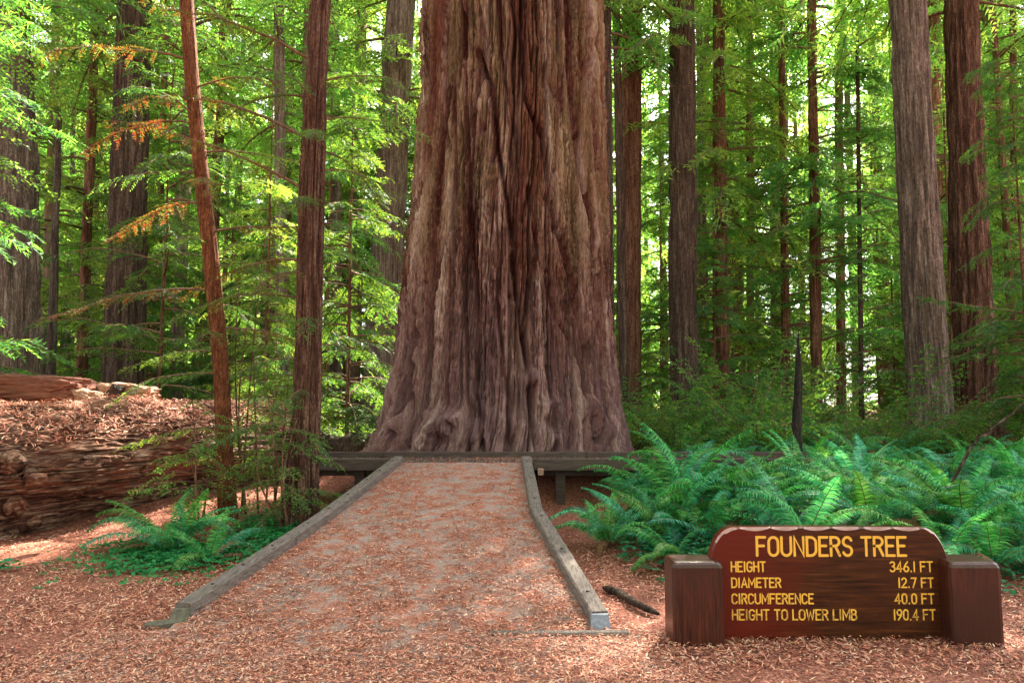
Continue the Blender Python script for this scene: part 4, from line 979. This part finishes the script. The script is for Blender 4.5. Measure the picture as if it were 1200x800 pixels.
n = 5200; x = ff.uniform(-3.15, 4.5, n); y = ff.uniform(10.42, 11.3, n); P = np.stack([x, y, np.full(n, RZ + .004) + ff.random(n) * .012], -1)
k = (np.abs(y - 10.42) < .5) | (ff.random(n) < .6)
litter('platform_litter', 'reddish leaf litter lying on the planks of the walkway', P[k])
n = 1500; x = ff.uniform(-3, 2.4, n); y = 11.33 + ff.normal(size=n) * .05; P = np.stack([x, y, RZ + .115 + ff.random(n) * .012], -1)
# litter on the log's top
Nrm = sd * cxx[..., None] + upv * sxx[..., None]
flat = PL.reshape(-1, 3); nf_ = Nrm.reshape(-1, 3); w_ = np.clip((nf_[:, 2] - .3) * 1.8, 0, 1) * np.clip(.8 + 1.2 * pn(flat[:, 0] * 1.4, flat[:, 1] * 1.4, flat[:, 2]), 0.05, 1)
idx = ff.choice(len(flat), 26000, p=w_ / w_.sum()); P = flat[idx] + ff.normal(size=(len(idx), 3)) * .012 + nf_[idx] * (ff.random((len(idx), 1)) * .05)
litter('log_litter', 'red dry needles heaped over the top of the fallen log', P, nf_[idx], L=(.03, .11), Wd=(.005, .014), lift=1.3)
# small twigs
n = 900; y = 2.6 * (10 / 2.6) ** ff.random(n); x = (ff.random(n) * 2 - 1) * (.74 * y + .3); inr = (y > RY0) & (x > lx(y) - .1) & (x < rx(y) + .1)
P = np.stack([x, y, np.where(inr & on_path(x, y), ramp_z(y), np.where(inr, -5, ground_z(x, y))) + .02], -1); P = P[P[:, 2] > -1]
litter('small_twigs', 'thin fallen twigs scattered over the path and forest floor', P, L=(.08, .22), Wd=(.004, .007), lift=.4, m='twig')

# ------------------------------------------------------------------ the sign
SY = 5.06                          # plane of the board's face
def sx(px): return float(xat(px, SY, .4))
def sz(py):
    b = (400 - py) / FPX; return EYE + SY * (sp_ + b * cp) / (cp - b * sp_)
bx0, bx1, bz0, bz1 = sx(832), sx(1114), .012, sz(618)
sign = thing('park_sign', 'routed brown wooden sign reading FOUNDERS TREE with yellow lettering', 'sign', ((bx0 + bx1) / 2, SY, 0))
SO = np.array(sign.location)
def outline(nc=14):
    pts_ = [(bx0, bz0)]; rxx, rzz = (bx1 - bx0) * .105, (bz1 - bz0) * .40
    for a in np.linspace(PI, PI / 2, nc): pts_.append((bx0 + rxx + math.cos(a) * rxx, bz1 - rzz + math.sin(a) * rzz))
    for t_ in np.linspace(0, 1, 60)[1:-1]: pts_.append((bx0 + rxx + (bx1 - bx0 - 2 * rxx) * t_, bz1 + .004 * math.sin(t_ * PI)))
    for a in np.linspace(PI / 2, 0, nc): pts_.append((bx1 - rxx + math.cos(a) * rxx, bz1 - rzz + math.sin(a) * rzz))
    pts_.append((bx1, bz0)); return np.array(pts_)
O = outline(); n = len(O)
cxm, czm = (bx0 + bx1) / 2, .15
ch = np.zeros(n); arcl = np.concatenate([[0], np.cumsum(np.hypot(*np.diff(O, axis=0).T))])
for k_ in range(n):
    if O[k_, 1] > bz0 + .08:
        ch[k_] = .006 + .017 * (1 if O[k_, 1] > bz1 - .02 else .35) * abs(math.sin((O[k_, 0] - bx0) / .21 * PI))
Fo = O.copy()                     # front outline, cut back by the scalloped chamfer
for k_ in range(1, n - 1):
    tn = O[k_ + 1] - O[k_ - 1]; nn = np.array([tn[1], -tn[0]]); nn /= np.linalg.norm(nn) + 1e-9
    Fo[k_] = O[k_] + nn * ch[k_]
V = [(x, SY, z) for x, z in Fo] + [(x, SY + .018, z) for x, z in O] + [(x, SY + .085, z) for x, z in O]
F = [tuple(range(n)), tuple(range(3 * n - 1, 2 * n - 1, -1))]; mi = [0, 0]
for k_ in range(n):
    k2 = (k_ + 1) % n
    F.append((k_, n + k_, n + k2, k2)); mi.append(1 if ch[k_] + ch[k2] > .02 else 0)
    F.append((n + k_, 2 * n + k_, 2 * n + k2, n + k2)); mi.append(0)
obj('board', mesh('board', np.array(V) - SO, F, [M['signboard'], M['bevelwood']], mi), sign)
M['signboard'].node_tree  # object coords are relative to the sign's origin

def post(pxa, pxb, label=None):
    yf = SY - .14; w = (pxb - pxa) / FPX * yf; x0 = (pxa - 600) / FPX * (yf * cp - 1.3 * sp_); dpt = .30; zt = .545
    g = Geo(); c = .03; rings = []
    for z, ins in ((-.12, 0), (.02, 0), (zt - .035, 0), (zt - .015, .008), (zt - .004, .02), (zt, .04)):
        xa, xb, ya, yb = x0 + ins, x0 + w - ins, yf + ins, yf + dpt - ins
        rings.append([(xa + c, ya, z), (xb - c, ya, z), (xb - c * .3, ya + c * .3, z), (xb, ya + c, z), (xb, yb - c, z), (xb - c * .3, yb - c * .3, z), (xb - c, yb, z), (xa + c, yb, z), (xa + c * .3, yb - c * .3, z), (xa, yb - c, z), (xa, ya + c, z), (xa + c * .3, ya + c * .3, z)])
    V = np.array(rings).reshape(-1, 3) - SO; F = []
    for k_ in range(len(rings) - 1):
        for j_ in range(12): F.append((k_ * 12 + j_, k_ * 12 + (j_ + 1) % 12, k_ * 12 + 12 + (j_ + 1) % 12, k_ * 12 + 12 + j_))
    F.append(tuple((len(rings) - 1) * 12 + j_ for j_ in range(12)))
    o = obj('post', mesh('post', V, F, M['signpost'], smooth_=False), sign)
    return o
po = post(789, 848); po2 = post(1116, 1175)

# routed lettering: each glyph is a set of strokes in a box one unit high
def arc(cx_, cy_, rx_, ry_, a0, a1, n_=9): return [(cx_ + rx_ * math.cos(math.radians(a)), cy_ + ry_ * math.sin(math.radians(a))) for a in np.linspace(a0, a1, n_)]
Wg = .52
def O_(w=Wg): return arc(w / 2, .72, w / 2, .28, 0, 180, 11) + arc(w / 2, .28, w / 2, .28, 180, 360, 11)
G_ = {
 'F': (.46, [[(0, 0), (0, 1), (.46, 1)], [(0, .53), (.38, .53)]], 0), 'O': (Wg, [O_() + [(Wg, .72)]], 0), '0': (.44, [O_(.44) + [(.44, .72)]], 0),
 'U': (Wg, [[(0, 1)] + arc(Wg / 2, .27, Wg / 2, .27, 180, 360, 11) + [(Wg, 1)]], 0), 'N': (.50, [[(0, 0), (0, 1), (.5, 0), (.5, 1)]], 0),
 'D': (.50, [[(0, 0), (0, 1)] + arc(.2, .7, .3, .3, 90, 0, 7) + arc(.2, .3, .3, .3, 0, -90, 7) + [(0, 0)]], 0), 'E': (.44, [[(.44, 0), (0, 0), (0, 1), (.44, 1)], [(0, .53), (.36, .53)]], 0),
 'R': (.48, [[(0, 0), (0, 1)] + arc(.22, .76, .25, .24, 90, -90, 9) + [(0, .52)], [(.24, .52), (.48, 0)]], 0),
 'S': (.48, [arc(.24, .75, .23, .25, 20, 180, 8) + arc(.24, .74, .23, .22, 180, 250, 4) + [(.34, .48)] + arc(.24, .25, .24, .25, 45, -160, 11)], 0),
 'T': (.50, [[(0, 1), (.5, 1)], [(.25, 1), (.25, 0)]], 0), 'H': (.48, [[(0, 0), (0, 1)], [(.48, 0), (.48, 1)], [(0, .52), (.48, .52)]], 0), 'I': (.0, [[(0, 0), (0, 1)]], 0), '1': (.0, [[(0, 0), (0, 1)]], 0),
 'G': (.50, [arc(.25, .73, .25, .27, 25, 180, 9) + arc(.25, .27, .25, .27, 180, 360, 9) + [(.5, .45), (.30, .45)]], 0), 'A': (.54, [[(0, 0), (.27, 1), (.54, 0)], [(.09, .33), (.45, .33)]], 0),
 'M': (.62, [[(0, 0), (0, 1), (.31, .3), (.62, 1), (.62, 0)]], 0), 'C': (.50, [arc(.25, .73, .25, .27, 20, 180, 9) + arc(.25, .27, .25, .27, 180, 340, 9)], 0), 'L': (.42, [[(0, 1), (0, 0), (.42, 0)]], 0),
 'W': (.70, [[(0, 1), (.16, 0), (.35, .8), (.54, 0), (.70, 1)]], 0), 'B': (.48, [[(0, 0), (0, 1)] + arc(.2, .77, .23, .23, 90, -90, 8) + [(0, .54)], [(.2, .54)] + arc(.22, .27, .26, .27, 90, -90, 8) + [(0, 0)]], 0),
 '2': (.46, [arc(.23, .75, .22, .25, 160, 0, 8) + [(.40, .55), (0, 0), (.46, 0)]], 0), '3': (.44, [arc(.2, .77, .22, .23, 150, -80, 9), [(.2, .54)] + arc(.2, .27, .24, .27, 80, -150, 10)], 0),
 '4': (.50, [[(.36, 0), (.36, 1), (0, .28), (.5, .28)]], 0), '6': (.46, [arc(.23, .27, .23, .27, 0, 360, 17), [(.36, 1), (.10, .62), (.02, .36)]], 0), '7': (.46, [[(0, 1), (.46, 1), (.14, 0)]], 0),
 '9': (.46, [arc(.23, .73, .23, .27, 0, 360, 17), [(.10, 0), (.36, .38), (.44, .64)]], 0), '.': (.0, [[(0, 0), (0, .03)]], 0), ' ': (.22, [], 0)}
def strip(P, w):
    P = np.array(P, float); keep = [0] + [k_ for k_ in range(1, len(P)) if np.hypot(*(P[k_] - P[k_ - 1])) > 1e-4]; P = P[keep]; n = len(P)
    closed = n > 3 and np.hypot(*(P[0] - P[-1])) < 1e-3
    Lp = []; Rp = []
    for k_ in range(n):
        if closed: a = P[k_] - P[k_ - 1 if k_ else n - 2]; b = P[(k_ + 1) if k_ < n - 1 else 1] - P[k_]
        else: a = P[k_] - P[k_ - 1] if k_ else P[1] - P[0]; b = P[k_ + 1] - P[k_] if k_ < n - 1 else a
        a = a / np.hypot(*a); b = b / np.hypot(*b); na = np.array([-a[1], a[0]]); nb = np.array([-b[1], b[0]]); m_ = na + nb; ml = np.hypot(*m_)
        m_ = na if ml < .2 else m_ / ml; sc_ = min(1 / max(.45, float(m_ @ na)), 2.0); Lp.append(P[k_] + m_ * w * sc_); Rp.append(P[k_] - m_ * w * sc_)
    V = []; F = []
    for k_ in range(n): V += [Lp[k_], Rp[k_]]
    for k_ in range(n - 1): F.append((2 * k_, 2 * k_ + 1, 2 * k_ + 3, 2 * k_ + 2))
    if not closed:
        for e, nx in ((0, 1), (n - 1, n - 2)):
            d_ = P[e] - P[nx]; a0 = math.atan2(d_[1], d_[0]); b0 = len(V)
            arcp = [P[e] + w * np.array([math.cos(a0 + q_), math.sin(a0 + q_)]) for q_ in np.linspace(-PI / 2, PI / 2, 7)]
            V += arcp; F.append(tuple(range(b0, b0 + 7)))
    return V, F
def text(s_, x0, x1, ytop, ybot, sw, name='letter'):
    xa, xb, za, zb_ = sx(x0), sx(x1), sz(ybot), sz(ytop); H_ = zb_ - za; gap = .20; adv = []; x = 0
    for ch_ in s_: adv.append(x + (.05 if ch_ in '1I.' else 0)); x += G_[ch_][0] + (gap if ch_ != ' ' else .14) + (.12 if ch_ in '1I.' else 0)
    tot = x - gap; kx = (xb - xa - 2 * sw) / tot
    for ch_, a in zip(s_, adv):
        if ch_ == ' ': continue
        V = []; F = []
        for q, st in enumerate(G_[ch_][1]):
            pts_ = [(xa + sw + (a + px_) * kx, za + sw + py_ * (H_ - 2 * sw)) for px_, py_ in st]
            v, f = strip(pts_, sw); b0 = len(V); yy_ = SY - .0016 - .0003 * q
            V += [(p_[0], yy_, p_[1]) for p_ in v]
            for ff_ in f:
                ff_ = tuple(b0 + i_ for i_ in ff_)
                a_, b_, c_ = (np.array(V[ff_[0]]), np.array(V[ff_[1]]), np.array(V[ff_[2]])); nr = np.cross(b_ - a_, c_ - a_)
                F.append(ff_ if nr[1] < 0 else ff_[::-1])
        obj(name, mesh(name, np.array(V) - SO, F, M['paint']), sign)
text('FOUNDERS TREE', 886.5, 1064.5, 627.5, 652, .0090)
for l_, lx1, r_, rx0, rx1_, yt, yb in (('HEIGHT', 898, '346.1 FT', 1043, 1094, 657, 670), ('DIAMETER', 915.5, '12.7 FT', 1052, 1094, 676, 688.5),
                                 ('CIRCUMFERENCE', 953, '40.0 FT', 1047, 1094, 694.5, 707.5), ('HEIGHT TO LOWER LIMB', 1003, '190.4 FT', 1045, 1094.5, 713, 726.5)):
    text(l_, 856.5, lx1, yt, yb, .0054); text(r_, rx0, rx1_, yt, yb, .0052)

# ------------------------------------------------------------------ labels that single out the trees, shrubs and ferns of the groups
GAPS = [(-60, 'beyond the left edge of the photo'), (48, 'beside the left-edge redwood'), (128, 'left of the thick dark redwood'), (240, 'right of the thick dark redwood'),
        (350, 'between the two near young trees'), (450, 'left of the giant tree'), (725, 'behind the giant tree'), (790, 'just right of the giant tree'), (865, 'by the thick dark red trunk'),
        (930, 'left of the black snag'), (1045, 'right of the black snag'), (1170, 'by the two large right-hand trunks'), (1260, 'at the right edge of the photo'), (1e9, 'beyond the right edge of the photo')]
FGAPS = [(775, 'between ramp and left sign post'), (850, 'behind the left sign post'), (935, 'behind the left half of the sign'), (1020, 'behind the middle of the sign'),
         (1112, 'behind the right end of the sign'), (1180, 'behind the right sign post'), (1e9, 'right of the right sign post')]
ORD = ['nearest', 'second nearest', 'third nearest', 'fourth nearest', 'fifth nearest', 'sixth nearest', 'seventh nearest', 'eighth nearest', 'ninth nearest', 'tenth nearest', 'eleventh nearest', 'twelfth nearest', 'thirteenth nearest',
       'fourteenth nearest', 'fifteenth nearest', 'sixteenth nearest', 'seventeenth nearest', 'eighteenth nearest', 'nineteenth nearest', 'twentieth nearest']
for grp, what, gaps in (('tall trees in the forest behind', 'tall forest redwood', GAPS), ('distant forest trees', 'distant bright green tree', GAPS), ('young conifers of the understory', 'young understory conifer', GAPS),
                        ('undergrowth shrubs', 'leafy undergrowth shrub', GAPS), ('slender trees among the far trunks', 'slender bare-stemmed tree', GAPS), ('leafy trees in the far gaps', 'leafy green far tree', GAPS), ('sword ferns of the fern bank', 'sword fern', FGAPS)):
    bins = {}
    for o in [o for o in S.objects if o.get('group') == grp]:
        px_, _ = proj(np.array([o.location[0], o.location[1], .8])); nm = next(n_ for lim, n_ in gaps if px_ < lim)
        bins.setdefault(nm, []).append(o)
    for nm, os_ in bins.items():
        os_.sort(key=lambda o: o.location[1])
        for k_, o in enumerate(os_): o['label'] = '%s, %s of those %s' % (what, ORD[k_] if k_ < len(ORD) else 'one of the farthest', nm)

HAZE = 0
if HAZE:
    m, ns, ls = mat('thin_haze'); pvol = ns.new('ShaderNodeVolumePrincipled'); pvol.inputs['Density'].default_value = HAZE
    pvol.inputs['Color'].default_value = (.95, .97, 1, 1); pvol.inputs['Anisotropy'].default_value = .3
    o_ = ns.new('ShaderNodeOutputMaterial'); ls.new(pvol.outputs[0], o_.inputs['Volume'])
    x0_, x1_, y0_, y1_, z0_, z1_ = -130, 130, -60, 125, -2, 60
    V = [(x, y, z) for z in (z0_, z1_) for x, y in ((x0_, y0_), (x1_, y0_), (x1_, y1_), (x0_, y1_))]
    tag(obj('haze', mesh('haze', V, [(3, 2, 1, 0), (4, 5, 6, 7), (0, 1, 5, 4), (1, 2, 6, 5), (2, 3, 7, 6), (3, 0, 4, 7)], m)), kind='stuff')
